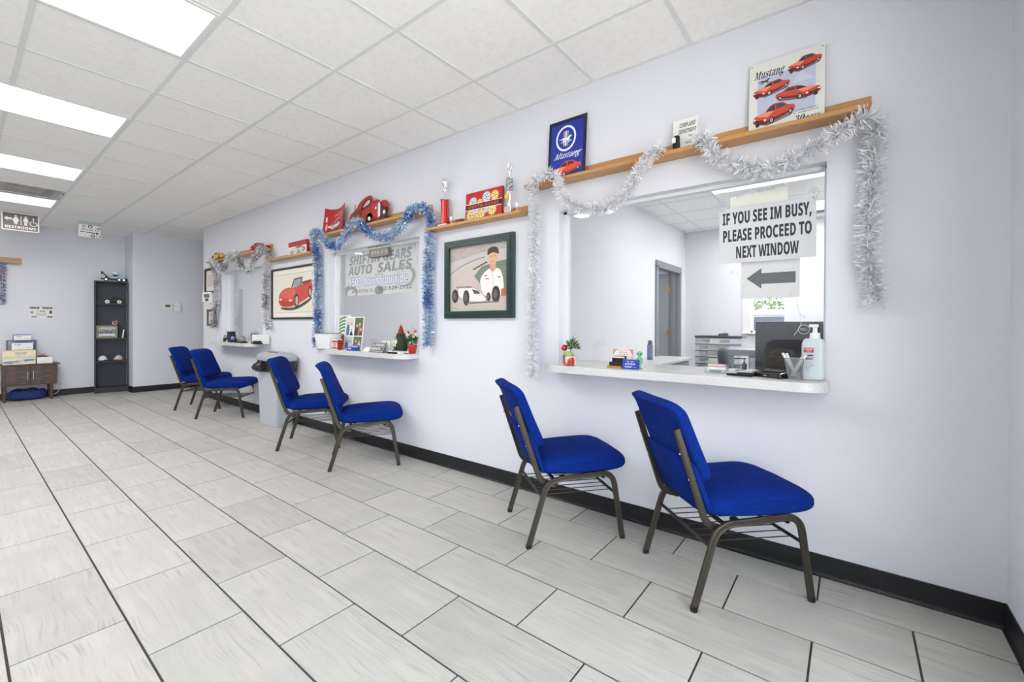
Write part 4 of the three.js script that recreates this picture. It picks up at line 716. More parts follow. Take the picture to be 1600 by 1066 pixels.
garland('tinsel_garland', 'blue and silver tinsel garland framing the middle window', [[2.5,0.948,-4.703],[2.5,1.319,-4.69],[2.5,1.647,-4.691],[2.5,1.96,-4.7],[2.47,2.16,-4.72],[2.43,2.195,-4.62],[2.43,2.165,-4.49],[2.43,2.072,-4.389],[2.45,2.017,-4.298],[2.45,2.029,-4.163],[2.43,2.104,-4.0],[2.42,2.18,-3.893],[2.42,2.191,-3.771],[2.42,2.138,-3.696],[2.44,2.054,-3.585],[2.46,2.022,-3.498],[2.46,2.005,-3.409],[2.45,2.017,-3.282],[2.44,2.053,-3.168],[2.43,2.115,-3.066],[2.42,2.167,-2.985],[2.42,2.185,-2.869],[2.43,2.163,-2.8],[2.48,2.09,-2.808],[2.5,1.861,-2.838],[2.5,1.544,-2.862],[2.5,1.223,-2.852],[2.5,1.02,-2.86]], 0.052, 1250, ['#dfe9f2', '#c4d6e8', '#eef3f7', '#a9c4e0', '#8fb2da'], [tinselMetal, tinselSoft], ['#3f74bd', '#2f5fa8', '#7fa9dc', '#5b8fd0', '#cfdff0']);
garland('tinsel_garland', 'silver tinsel garland framing the farthest window', [[2.5,1.142,-7.834],[2.5,1.361,-7.793],[2.5,1.532,-7.713],[2.5,1.902,-7.726],[2.45,2.141,-7.72],[2.425,2.15,-7.6],[2.43,2.073,-7.496],[2.44,1.979,-7.375],[2.45,2.011,-7.281],[2.43,2.078,-7.101],[2.42,2.169,-6.908],[2.42,2.184,-6.75],[2.42,2.119,-6.662],[2.44,2.013,-6.63],[2.45,1.917,-6.507],[2.45,1.94,-6.362],[2.43,2.041,-6.17],[2.42,2.109,-6.029],[2.42,2.185,-5.93],[2.47,2.12,-5.88],[2.5,1.949,-5.978],[2.5,1.635,-5.997],[2.5,1.328,-5.997],[2.5,1.138,-5.922]], 0.05, 950, ['#f2f2f4', '#e2e2e6', '#ffffff', '#cfcfd5'], [tinselMetal, tinselSoft], ['#9c9ca4', '#7d7d86', '#d9d9de']);
// ------------------------------------------------------------ notices in the windows
const GX = XW + 0.074;                                  // lobby face of the glass
{
  let t = thing('notice', 'grey paper notice in bold capitals telling visitors to proceed to next window', 'sign', [GX - 0.006, 1.542, -0.359], R90);
  part(t, 'sheet', box(-0.223, 0, -0.0012, 0.223, 0.3, 0), std('#d9d9db', 0.7)); part(t, 'printed_face', warp(plane(0.445, 0.299, 0, 0.15, 0.0006), (x, y, z) => [x, y, z]), printed(T.busy, 0.6));
  t.rotation.z = 0.004;
  t = thing('notice', 'paper sheet with a dark arrow pointing left, taped under the busy notice', 'sign', [GX + 0.02, 1.345, -0.341], R90);
  part(t, 'sheet', box(-0.135, 0, -0.0012, 0.135, 0.2, 0), M.paper); part(t, 'printed_face', plane(0.269, 0.199, 0, 0.1, 0.0006), printed(T.arrow, 0.7)); t.rotation.x = 0; 
  for (const [z, lab] of [[-0.57, 'clear suction cup hook at the left corner of the busy notice'], [-0.148, 'clear suction cup hook at the right corner of the busy notice']]) {
    const c = thing('suction_hook', lab, 'hook', [GX - 0.001, 1.866, z], R90);
    part(c, 'cup', new THREE.SphereGeometry(0.024, 20, 10, 0, 6.3, 0, 1.57).scale(1, 0.35, 1).rotateX(Math.PI / 2), M.clear);
    part(c, 'hook', tube([[0, 0.004, 0.008], [0, -0.012, 0.012], [0, -0.03, 0.01], [0.004, -0.036, 0.014], [0.008, -0.028, 0.016]], 0.002, 16, 6), M.chrome);
  }
  t = thing('blank_sheet', 'blank cream sheet taped inside the glass above the busy notice', 'paper', [GX + 0.016, 1.84, -0.395], R90);
  part(t, 'sheet', warp(new THREE.PlaneGeometry(0.27, 0.075, 8, 3).translate(0, 0.037, 0), (x, y, z) => [x, y + x * 0.05, z - 0.004 * Math.cos(x * 20)]), std('#ecece0', 0.8, 0, { side: THREE.DoubleSide }));
  for (const [a, b] of [[-0.14, -0.02], [0.03, 0.12]]) part(t, 'tape', warp(new THREE.PlaneGeometry(b - a, 0.022, 4, 1).translate((a + b) / 2, 0.082, 0.002), (x, y, z) => [x, y + x * 0.1 + 0.005 * Math.sin(x * 80), z]), M.clear);
  // string of little clear lights
  for (const [lab, pts] of [['clear wired light string hanging inside the glass right of the arrow sheet', [[2.66, 1.86, -0.2], [2.66, 1.7, -0.214], [2.66, 1.465, -0.217], [2.66, 1.377, -0.227], [2.66, 1.295, -0.213], [2.66, 1.21, -0.2], [2.66, 1.15, -0.23]]], ['clear wired light string hanging inside the glass left of the arrow sheet', [[2.665, 1.85, -0.55], [2.66, 1.7, -0.54], [2.66, 1.531, -0.508], [2.66, 1.459, -0.485], [2.66, 1.389, -0.481], [2.66, 1.343, -0.488]]]]) {
    const s = thing('light_string', lab, 'string light', [0, 0, 0]), c = new THREE.CatmullRomCurve3(pts.map((p) => V(...p)));
    part(s, 'wire', new THREE.TubeGeometry(c, 40, 0.0016, 6), M.trimWhite);
    for (let k = 1; k < 6; k++) { const p = c.getPointAt(k / 6), d = k % 2 ? 0.018 : -0.018; part(s, 'bulb', [rod([p.x, p.y, p.z], [p.x - 0.004, p.y - 0.012, p.z + d], 0.0014, 5), lathe([[0, 0], [0.005, 0.003], [0.007, 0.012], [0.002, 0.016], [0, 0.016]], 8).rotateX(Math.PI).translate(p.x - 0.004, p.y - 0.01, p.z + d)], M.clear); }
  }
  t = thing('banner', 'faded grey business banner with purple outlined letters in the middle window', 'banner', [GX + 0.016, 1.505, -3.786], R90);
  part(t, 'sheet', box(-0.59, 0, -0.002, 0.59, 0.455, 0), M.paper); part(t, 'printed_face', plane(1.178, 0.453, 0, 0.2275, 0.0008), printed(T.banner, 0.45));
  t = thing('hanging_sign', 'small dark grey door plate hanging from a black clip over the banner', 'sign', [GX - 0.012, 1.876, -3.727], R90);
  part(t, 'plate', box(-0.165, 0, -0.004, 0.165, 0.1, 0, 0.001), std('#6c6663', 0.5)); part(t, 'printed_face', plane(0.328, 0.098, 0, 0.05, 0.0005), printed(T.open, 0.5)); part(t, 'hanger_rail', box(-0.185, 0.1, -0.008, 0.185, 0.112, 0.004, 0.002), M.black); part(t, 'clip', [cbox(0.02, 0.02, 0.014, 0.05, 0.106, 0.006, 0.003), rod([0.05, 0.112, 0.004], [0.07, 0.124, 0.008], 0.003)], M.brass);
}
// ------------------------------------------------------------ things on the near counter
const CT = 0.9402, put = (name, label, cat, x, z, turn = R90, group) => thing(name, label, cat, [x, CT, z], turn, group);
const leafG = (L, W, bend) => { const p = [], k = 4; for (let i = 0; i < k; i++) { const f = (s) => [W * Math.sin(Math.PI * Math.min(0.98, s * 0.9 + 0.08)), s * L, bend * L * s * s], A = f(i / k), B = f((i + 1) / k); p.push(-A[0], A[1], A[2], A[0], A[1], A[2], B[0], B[1], B[2], -A[0], A[1], A[2], B[0], B[1], B[2], -B[0], B[1], B[2]); } const g = new THREE.BufferGeometry(); g.setAttribute('position', new THREE.Float32BufferAttribute(p, 3)); g.setAttribute('uv', new THREE.Float32BufferAttribute(new Float32Array(p.length / 3 * 2), 2)); g.computeVertexNormals(); return g; };
const GREEN = [std('#2f5a2f', 0.6, 0, { side: THREE.DoubleSide }), std('#47733a', 0.6, 0, { side: THREE.DoubleSide }), std('#5d7f46', 0.6, 0, { side: THREE.DoubleSide })];
const aim = (g, dir, roll = 0) => g.rotateY(roll).applyQuaternion(new THREE.Quaternion().setFromUnitVectors(V(0, 1, 0), dir.clone().normalize()));
function foliage(t, n, c, r, L, W, squash = 1) {
  const geos = [[], [], []];
  for (let i = 0; i < n; i++) { const d = V(rr(-1, 1), rr(-0.35, 1) * squash, rr(-1, 1)).normalize(); geos[i % 3].push(aim(leafG(L * rr(0.7, 1.2), W, rr(0.1, 0.5)), d, rr(0, 6)).translate(c[0] + d.x * r * rr(0.2, 1), c[1] + d.y * r * rr(0.2, 1), c[2] + d.z * r * rr(0.2, 1))); }
  geos.forEach((g, i) => { part(t, 'leaves', g, GREEN[i]); });
}
{
  let t = put('holly_pot', 'small evergreen sprig with a red bauble in a red patterned glass pot', 'plant', 2.435, -1.425);
  part(t, 'pot', lathe([[0, 0.002], [0.036, 0.002], [0.04, 0.006], [0.044, 0.06], [0.042, 0.062], [0.038, 0.01], [0, 0.008]]), (() => { const a = noise2(64, 64, 9, 6, 610); return new THREE.MeshPhysicalMaterial({ map: dataTex(64, 64, (x, y, i) => a[i] > 0.56 ? [226, 205, 188] : [176, 44, 34]), roughness: 0.18, clearcoat: 0.6 }); })());
  part(t, 'moss', superq(0.07, 0.04, 0.07, 0.9, 1, 16, 10).translate(-0.008, 0.07, 0), std('#a7b86b', 0.9));
  part(t, 'bauble', new THREE.SphereGeometry(0.021, 20, 14).translate(-0.034, 0.112, 0.008), phy('#b3141c', 0.2, { clearcoat: 0.8 })); part(t, 'gold_berry', new THREE.SphereGeometry(0.008, 12, 8).translate(0.008, 0.135, 0.03), M.brass);
  part(t, 'stem', [tube([[0, 0.06, 0], [0.01, 0.11, 0], [0.02, 0.16, 0], [0.03, 0.19, 0.005]], 0.002, 12, 5), tube([[0.01, 0.1, 0], [0.04, 0.13, 0], [0.062, 0.135, 0]], 0.0018, 10, 5), tube([[0.02, 0.15, 0], [0.036, 0.178, 0], [0.046, 0.168, 0]], 0.0015, 10, 5)], std('#4b3f2a', 0.8));
  foliage(t, 120, [0.02, 0.12, 0], 0.036, 0.03, 0.0045); 
  t = put('card_stand', 'dark stepped cardholder on an orange wooden base, left of the blue card box', 'cardholder', 2.5, -1.115);
  part(t, 'base', box(-0.058, 0, -0.045, 0.03, 0.012, 0.045, 0.002), std('#c08a34', 0.5)); part(t, 'lower_tray', [box(-0.05, 0.012, -0.03, 0.03, 0.024, 0.034, 0.002), box(-0.05, 0.024, 0.026, 0.03, 0.036, 0.034, 0.002)], std('#2b1f1d', 0.4)); part(t, 'upper_tray', [box(-0.04, 0.036, -0.03, 0.034, 0.046, 0.014, 0.002), box(-0.04, 0.046, 0.006, 0.034, 0.06, 0.014, 0.002), box(-0.04, 0.046, -0.03, 0.034, 0.07, -0.024, 0.002), box(-0.045, 0.012, -0.02, 0.03, 0.046, 0.0)], std('#261c1a', 0.35)); part(t, 'cards', box(-0.034, 0.04, -0.02, 0.026, 0.066, 0.004), M.paper);
  t = put('card_box', 'blue printed business card box on the near counter', 'box', 2.455, -1.03);
  part(t, 'carton', warp(box(-0.048, 0, -0.03, 0.048, 0.054, 0.0, 0.001), (x, y, z) => [x, y, z + y * -0.25]), std('#1c3f9c', 0.45)); part(t, 'printed_face', plane(0.094, 0.053, 0, 0.027, 0).rotateX(-0.245).translate(0, 0, 0.0012), printed(T.blueCards, 0.35));
  t = put('certificate', 'small pink bordered certificate card standing behind the blue card box', 'card', 2.56, -1.12);
  slab(t, 0.135, 0.112, 0.003, T.cert, M.paper, 0.1, 0.0, 0, 0, 0.6, ['card', 'printed_face']);
  t = put('figurine', 'small translucent mint green alien figurine right of the blue card box', 'figurine', 2.5, -0.985);
  const gl = phy('#7fcfae', 0.2, { transmission: 0.35, thickness: 0.02, ior: 1.45 });
  part(t, 'body', [lathe([[0, 0.0], [0.016, 0], [0.016, 0.004], [0.007, 0.01], [0.008, 0.03], [0.013, 0.055], [0.012, 0.068], [0.005, 0.076], [0, 0.078]], 16)], gl); part(t, 'head', superq(0.034, 0.03, 0.024, 0.9, 0.9, 18, 12).translate(0, 0.09, 0), gl);
  for (const s of [-1, 1]) { part(t, 'arm', tube([[s * 0.011, 0.064, 0], [s * 0.02, 0.05, 0.004], [s * 0.017, 0.036, 0.01]], 0.0034, 10, 6), gl); part(t, 'eye', new THREE.SphereGeometry(0.005, 10, 8).scale(1.3, 0.8, 0.6).translate(s * 0.009, 0.09, 0.011), M.black); }
  t = put('card_tray', 'clear business card tray with white cards and a yellow pink pad on it', 'cardholder', 2.6, -0.585);
  part(t, 'tray', [box(-0.056, 0, -0.028, 0.056, 0.003, 0.028), box(-0.056, 0, 0.025, 0.056, 0.02, 0.028), box(-0.056, 0, -0.028, 0.056, 0.045, -0.025), box(-0.056, 0, -0.028, -0.053, 0.03, 0.028), box(0.053, 0, -0.028, 0.056, 0.03, 0.028)], M.clear); for (let k = 0; k < 3; k++) part(t, 'card_stack', box(-0.048 + k * 0.003, 0.004 + k * 0.009, -0.024, 0.046 + k * 0.002, 0.012 + k * 0.009, 0.022), M.paper);
  part(t, 'note_pad', [box(-0.042, 0.034, -0.018, 0.044, 0.044, 0.018, 0.002)], std('#e6c3cf', 0.7)); part(t, 'yellow_label', box(-0.04, 0.0442, -0.016, 0.004, 0.0455, 0.0185), std('#dfdc5a', 0.6)); part(t, 'front_print', [box(-0.03, 0.008, 0.0285, 0.03, 0.012, 0.029)], M.darkGrey);
  t = put('card_terminal', 'flat silver and black card reader on the near counter', 'card reader', 2.53, -0.445, R90 - 0.12);
  part(t, 'base', box(-0.062, 0, -0.052, 0.062, 0.012, 0.052, 0.005), M.black); part(t, 'top_shell', warp(box(-0.062, 0.012, -0.05, 0.062, 0.026, 0.05, 0.006), (x, y, z) => [x, y + 0.006 * (x / 0.06), z]), std('#b9bbbd', 0.35, 0.3)); part(t, 'slot', box(-0.01, 0.006, 0.046, 0.062, 0.02, 0.0535, 0.002), M.black); part(t, 'keypad', box(-0.03, 0.024, -0.03, 0.02, 0.0275, 0.02, 0.001), M.darkGrey);
  t = put('signature_pad', 'black glossy signature pad with a curved front edge behind the pen cup', 'device', 2.54, -0.305, R90 - 0.45);
  const gb = phy('#101114', 0.12, { clearcoat: 0.8 });
  part(t, 'housing', warp(box(-0.07, 0, -0.055, 0.07, 0.022, 0.055, 0.008), (x, y, z) => [x, y * (1 + (0.065 - z) * 6), z + 0.012 * (1 - (x / 0.07) ** 2) * (z > 0 ? 1 : 0)]), gb); part(t, 'screen', plane(0.1, 0.06).rotateX(-Math.PI / 2 + 0.14).translate(0, 0.0335, 0), gb); part(t, 'badge', cbox(0.016, 0.004, 0.002, 0, 0.012, 0.0675), M.chrome);
  t = put('pump_bottle', 'tiny dark pump bottle at the inner edge of the near counter', 'bottle', 2.84, -0.49);
  part(t, 'bottle', lathe([[0, 0], [0.013, 0], [0.014, 0.003], [0.014, 0.034], [0.006, 0.04], [0.006, 0.046], [0, 0.046]], 16), std('#3e4a55', 0.3)); part(t, 'pump', [cyl(0.003, 0.003, 0.018, 0, 0.046, 0, 8), cbox(0.026, 0.006, 0.01, -0.002, 0.066, 0, 0.002)], std('#2f3840', 0.4));
  t = put('pen_cup', 'square silver wire mesh pen cup in front of the monitor', 'pen cup', 2.5, -0.213);
  const mesh = new THREE.MeshStandardMaterial({ color: S('#a9acb0'), metalness: 0.7, roughness: 0.4 }), bars = [];
  const wallP = (u, v, s) => { const h = 0.023 + 0.016 * v, a = -h + 2 * h * u, y = 0.004 + 0.098 * v; return s === 0 ? [a, y, h] : s === 1 ? [h, y, -a] : s === 2 ? [-a, y, -h] : [-h, y, a]; };
  for (let s = 0; s < 4; s++) { for (let k = 0; k <= 16; k++) bars.push(rod(wallP(k / 16, 0, s), wallP(k / 16, 1, s), 0.0007, 4)); for (let k = 0; k <= 20; k++) bars.push(rod(wallP(0, k / 20, s), wallP(1, k / 20, s), 0.0007, 4)); }
  part(t, 'mesh_sides', bars, mesh); part(t, 'base', box(-0.024, 0, -0.024, 0.024, 0.005, 0.024, 0.002), mesh); part(t, 'rim', [0, 1, 2, 3].map((s) => rod(wallP(0, 1, s), wallP(1, 1, s), 0.0022, 6)), mesh);
  for (const [lab, a, b] of [['white ballpoint pen leaning left in the wire mesh cup', [0.014, 0.006, 0.004], [-0.05, 0.125, 0.0]], ['white ballpoint pen with a fat grip beside the left leaning pen', [0.01, 0.006, -0.008], [-0.036, 0.124, -0.012]], ['white ballpoint pen leaning right in the wire mesh cup', [-0.014, 0.006, 0.006], [0.047, 0.12, 0.004]], ['white ballpoint pen crossing low towards the right rim of the cup', [-0.016, 0.006, -0.004], [0.032, 0.112, -0.01]]]) {
    const p = put('pen', lab, 'pen', 2.5, -0.213), d = V(b[0] - a[0], b[1] - a[1], b[2] - a[2]), at = (f) => V(...a).addScaledVector(d, f);
    part(p, 'barrel', rod(at(0.1).toArray(), at(0.8).toArray(), 0.0052), M.white); part(p, 'tip', rod(a, at(0.1).toArray(), 0.0022), M.chrome); part(p, 'cap', rod(at(0.8).toArray(), b, 0.0058), M.white); part(p, 'clip', rod(at(0.74).add(V(0.006, 0.002, 0.004)).toArray(), at(0.98).add(V(0.006, 0.002, 0.004)).toArray(), 0.0012, 5), M.chrome);
  }
  t = put('sanitizer_bottle', 'large clear hand sanitizer pump bottle with a red and blue label', 'bottle', 2.525, -0.14);
  part(t, 'bottle', warp(superq(0.094, 0.2, 0.064, 0.22, 0.5, 32, 28), (x, y, z) => { const k = Math.max(0, (y - 0.06) / 0.04); return [x * (1 - 0.18 * k * k), y, z * (1 - 0.12 * k)]; }).translate(0, 0.1, 0), phy('#e8f2f6', 0.12, { transmission: 0.35, thickness: 0, ior: 1.4 }));
  part(t, 'label', plane(0.07, 0.145, -0.008, 0.095, 0.0335), Object.assign(printed(T.sanitizer, 0.3), { transparent: true }));
  part(t, 'pump', [cyl(0.022, 0.02, 0.03, 0.006, 0.196, 0, 20), cyl(0.01, 0.009, 0.03, 0.006, 0.225, 0, 14), box(-0.018, 0.252, -0.011, 0.02, 0.266, 0.011, 0.004)], M.white);
}
// ------------------------------------------------------------ things on the middle counter
{
  let t = put('planter', 'white tapered planter printed with three small fir trees', 'planter', 2.445, -4.375);
  part(t, 'pot', lathe([[0, 0.001], [0.105, 0.001], [0.112, 0.006], [0.14, 0.158], [0.136, 0.162], [0.128, 0.15], [0.1, 0.02], [0, 0.02]]), std('#e9eaee', 0.4)); part(t, 'rim', new THREE.TorusGeometry(0.138, 0.004, 8, 36).rotateX(Math.PI / 2).translate(0, 0.16, 0), std('#8e9096', 0.4, 0.4));
  for (const [x, h] of [[-0.035, 0.04], [0, 0.065], [0.04, 0.035]]) part(t, 'tree_print', extr([[x - h * 0.32, 0.062], [x + h * 0.32, 0.062], [x + h * 0.12, 0.062 + h * 0.5], [x + h * 0.2, 0.062 + h * 0.5], [x, 0.062 + h], [x - h * 0.2, 0.062 + h * 0.5], [x - h * 0.12, 0.062 + h * 0.5]], 0.002).rotateX(0.18).translate(-0.03, 0.012, 0.109), M.black);
  t = put('tin_can', 'small red and cream tin beside the white planter', 'tin', 2.43, -4.165);
  part(t, 'can', box(-0.052, 0, -0.028, 0.052, 0.1, 0.028, 0.006), M.red); part(t, 'printed_face', plane(0.1, 0.098, 0, 0.05, 0.0285), printed(T.tin, 0.4)); part(t, 'lid', box(-0.053, 0.098, -0.029, 0.053, 0.106, 0.029, 0.003), std('#d9cfcb', 0.4));
  t = put('photo_collage', 'sheet of four family snapshots standing in the middle window', 'photo', 2.585, -4.14);
  slab(t, 0.34, 0.34, 0.003, T.collage, M.paper, 0.1, 0, 0, 0, 0.5, ['card', 'printed_face']);
  t = put('photo_collage', 'narrow green striped card partly hidden behind the family snapshots', 'photo', 2.605, -4.34);
  slab(t, 0.22, 0.36, 0.003, canvasTex(160, 260, (g, w, h) => { g.fillStyle = '#e6e2da'; g.fillRect(0, 0, w, h); g.strokeStyle = '#5f8a68'; g.lineWidth = 14; for (let k = 0; k < 5; k++) { g.beginPath(); g.moveTo(0, 40 + k * 26); g.quadraticCurveTo(70, 0 + k * 26, 160, 30 + k * 26); g.stroke(); } g.fillStyle = '#b9704c'; g.fillRect(20, 150, 60, 90); g.fillStyle = '#d7a98c'; g.fillRect(90, 150, 50, 90); }), M.paper, 0.06, 0, 0, 0, 0.5, ['card', 'printed_face']);
  t = put('card_holder', 'blue plastic business card holder in front of the family snapshots', 'cardholder', 2.43, -3.87);
  part(t, 'holder', [box(-0.075, 0, -0.03, 0.075, 0.012, 0.03, 0.003), warp(box(-0.065, 0.012, -0.03, 0.065, 0.055, -0.02, 0.003), (x, y, z) => [x * (1.1 - y * 4), y, z]), box(-0.07, 0.012, 0.02, 0.07, 0.034, 0.03, 0.003), box(-0.07, 0.005, -0.025, -0.06, 0.03, 0.028), box(0.06, 0.005, -0.025, 0.07, 0.03, 0.028)], std('#1d3c9c', 0.35)); part(t, 'cards', box(-0.055, 0.012, -0.015, 0.055, 0.05, 0.012), std('#8fb2dc', 0.6)); part(t, 'front_print', box(-0.05, 0.016, 0.0302, 0.01, 0.026, 0.0308), M.paper);
  t = put('paper_stack', 'low stack of white cards between the blue holder and grey plaque', 'cards', 2.47, -3.68);
  for (let k = 0; k < 4; k++) part(t, 'card_bundle', cbox(0.11 - k * 0.012, 0.009, 0.05, k * 0.008, 0.005 + k * 0.0095, 0, 0.001), M.paper);
  t = put('desk_plaque', 'slanted dark grey plaque with two lines of white lettering', 'sign', 2.42, -3.49);
  slab(t, 0.215, 0.105, 0.006, T.plaque, M.darkGrey, 0.45, 0, 0.002, 0, 0.5, ['plate', 'printed_face']); part(t, 'foot', box(-0.1, 0, -0.05, 0.1, 0.006, 0.004, 0.002), M.darkGrey);
  t = put('sheet_holder', 'clear tilted sheet holder with blank white paper right of the grey plaque', 'sheet holder', 2.45, -3.44);
  part(t, 'holder', [box(-0.07, 0, -0.05, 0.07, 0.003, 0.02), box(-0.07, 0.002, -0.05, 0.07, 0.11, -0.047)], M.clear); part(t, 'paper', box(-0.062, 0.004, -0.0465, 0.062, 0.106, -0.044), M.paper);
  t = put('gnome', 'green garden gnome with a red pointed hat and white flower on its front', 'figurine', 2.57, -3.31);
  part(t, 'body', lathe([[0, 0], [0.052, 0], [0.058, 0.02], [0.07, 0.06], [0.066, 0.1], [0.054, 0.135], [0.036, 0.168], [0, 0.172]]), std('#223a2a', 0.7)); part(t, 'hat', [lathe([[0.03, 0.165], [0.033, 0.17], [0.026, 0.195], [0.016, 0.225], [0.0, 0.262]])], std('#8f1f1c', 0.7)); part(t, 'hat_brim', new THREE.TorusGeometry(0.034, 0.009, 8, 28).rotateX(Math.PI / 2).translate(0, 0.168, 0), std('#2c4a30', 0.8)); part(t, 'nose', new THREE.SphereGeometry(0.013, 12, 10).translate(0, 0.122, 0.055), std('#d7a184', 0.6)); part(t, 'beard', superq(0.06, 0.06, 0.03, 0.8, 0.9, 16, 12).translate(0, 0.09, 0.052), std('#e2e0d6', 0.9));
  const fl = []; for (let k = 0; k < 6; k++) fl.push(superq(0.03, 0.006, 0.018, 0.8, 0.9, 10, 6).translate(0.022, 0, 0).rotateY(k * 1.047).rotateX(Math.PI / 2).translate(0, 0.085, 0.075)); part(t, 'flower', fl, std('#f0efe2', 0.7)); part(t, 'flower_eye', new THREE.SphereGeometry(0.009, 10, 8).translate(0, 0.085, 0.078), std('#cdbf3a', 0.6));
  for (const s of [-1, 1]) part(t, 'boot', superq(0.05, 0.026, 0.06, 0.6, 0.8, 14, 8).translate(s * 0.03, 0.013, 0.04), M.black);
  t = put('tablet_device', 'thin white card reader with a black front near the gnome', 'card reader', 2.43, -3.175);
  part(t, 'body', warp(box(-0.088, 0, -0.05, 0.088, 0.022, 0.05, 0.006), (x, y, z) => [x, y, z]), std('#e2e3e6', 0.35)); part(t, 'front', box(-0.085, 0.002, 0.047, 0.06, 0.018, 0.052, 0.002), M.black); part(t, 'lead', tube([[0.088, 0.01, 0], [0.11, 0.008, 0.002], [0.13, 0.006, -0.01]], 0.003, 10, 6), M.black);
  t = put('flower_pot', 'small red pot with green leaves and tiny red white flowers at the counter end', 'plant', 2.525, -3.09);
  part(t, 'pot', lathe([[0, 0.001], [0.028, 0.001], [0.04, 0.064], [0.044, 0.066], [0.044, 0.078], [0.038, 0.078], [0.034, 0.066], [0, 0.062]]), phy('#c21d16', 0.4, { clearcoat: 0.3 })); foliage(t, 70, [0, 0.105, 0], 0.04, 0.036, 0.011);
  part(t, 'stem', [[-0.05, 0.19], [0.045, 0.2], [-0.075, 0.115], [0.02, 0.15]].map(([x, y]) => tube([[0, 0.07, 0], [x * 0.5, y * 0.75, 0], [x, y, 0.004]], 0.0018, 10, 5)), GREEN[1]);
  for (const [x, y, c] of [[-0.05, 0.19, '#c0392e'], [0.045, 0.2, '#cf5a52'], [-0.055, 0.165, '#e9e2da'], [0.05, 0.17, '#ead9d4'], [0.02, 0.15, '#d4cf8a']]) part(t, 'blossom', aim(superq(0.022, 0.03, 0.022, 0.9, 1, 10, 8), V(x, 0.1, 0.02)).translate(x, y, 0.005), std(c, 0.6));
}
// ------------------------------------------------------------ things on the farthest counter and the wall beyond it
{
  let t = put('toy_truck', 'black and silver toy truck at the left end of the farthest counter', 'toy', 2.48, -7.1);
  part(t, 'chassis', box(-0.15, 0.025, -0.04, 0.12, 0.05, 0.04, 0.005), M.black); part(t, 'cab', warp(box(-0.02, 0.05, -0.04, 0.1, 0.15, 0.04, 0.01), (x, y, z) => [x - (y - 0.05) * 0.25 * (x > 0.05 ? 1 : 0), y, z]), M.black); part(t, 'load', box(-0.16, 0.05, -0.038, -0.03, 0.1, 0.038, 0.012), std('#a8abb0', 0.35, 0.4)); for (const x of [-0.11, 0.06]) for (const s of [-1, 1]) part(t, 'wheel', new THREE.CylinderGeometry(0.028, 0.028, 0.022, 18).rotateX(Math.PI / 2).translate(x, 0.028, s * 0.04), M.darkGrey); part(t, 'exhaust', rod([-0.03, 0.1, 0.03], [-0.03, 0.19, 0.03], 0.006), M.chrome);
  t = put('stapler', 'low black desk tool beside the toy truck', 'stapler', 2.42, -6.83); part(t, 'base', box(-0.12, 0, -0.025, 0.12, 0.012, 0.025, 0.003), M.black); part(t, 'arm', box(-0.1, 0.014, -0.02, 0.12, 0.036, 0.02, 0.008), M.black); part(t, 'blue_grip', superq(0.07, 0.05, 0.04, 0.7, 0.7, 14, 10).translate(-0.02, 0.06, 0), std('#8b8fc4', 0.5));
  t = put('card_terminal', 'grey domed desk device on a black foot on the farthest counter', 'device', 2.44, -6.6); part(t, 'foot', box(-0.1, 0, -0.04, 0.1, 0.02, 0.04, 0.004), M.black); part(t, 'dome', superq(0.15, 0.1, 0.08, 0.7, 0.8, 18, 12).translate(0.01, 0.05, 0), std('#8d9094', 0.4, 0.3));
  t = put('paper_tray', 'white paper box with a dark edge in the farthest window', 'box', 2.5, -6.15); part(t, 'carton', box(-0.17, 0, -0.04, 0.17, 0.12, 0.04, 0.002), M.white); part(t, 'dark_edge', box(-0.19, 0, -0.045, -0.17, 0.13, 0.045, 0.002), M.darkGrey);
  t = put('stapler', 'black desk tool in front of the white paper box', 'stapler', 2.41, -6.03); part(t, 'base', box(-0.1, 0, -0.03, 0.1, 0.02, 0.03, 0.004), M.black); part(t, 'top', box(-0.085, 0.02, -0.024, 0.085, 0.042, 0.024, 0.008), M.black);
  // pictures at the end of the wall beside the farthest window
  const pf = (z, y, w, h, col, lab, tx) => framed(z, y, w, h, 0.03, 0.03, std(col, 0.5), tx, lab);
  const pale = canvasTex(96, 96, (g, w, h) => { g.fillStyle = '#e9e0dd'; g.fillRect(0, 0, w, h); g.fillStyle = '#d6c6c2'; g.fillRect(18, 20, 60, 54); });
  pf(-8.1, 1.69, 0.46, 0.4, '#3a2b28', 'dark framed pale picture at the far end of the wall by the silver tinsel', pale); pf(-8.05, 1.17, 0.34, 0.26, '#6a6040', 'small olive framed picture low beside the silver tinsel end', pale);
  t = thing('flag_sign', 'white bracket sign sticking out from the wall end by the silver tinsel', 'sign', [XW - 0.075, 1.62, -8.02], -0.5);
  part(t, 'bracket', [box(0.0, 0.078, -0.004, 0.07, 0.086, 0.004)], M.chrome); part(t, 'board', box(-0.075, -0.08, -0.008, 0.06, 0.08, 0.008, 0.003), M.white); part(t, 'printed_face', plane(0.125, 0.15, -0.0075, 0, 0.0086), printed(canvasTex(128, 96, (g, w, h) => { g.fillStyle = '#dfe3dd'; g.fillRect(0, 0, w, h); g.fillStyle = '#5c6656'; g.fillRect(18, 18, 74, 34); g.fillStyle = '#3a3c78'; g.fillRect(34, 60, 46, 28); }), 0.5));
}
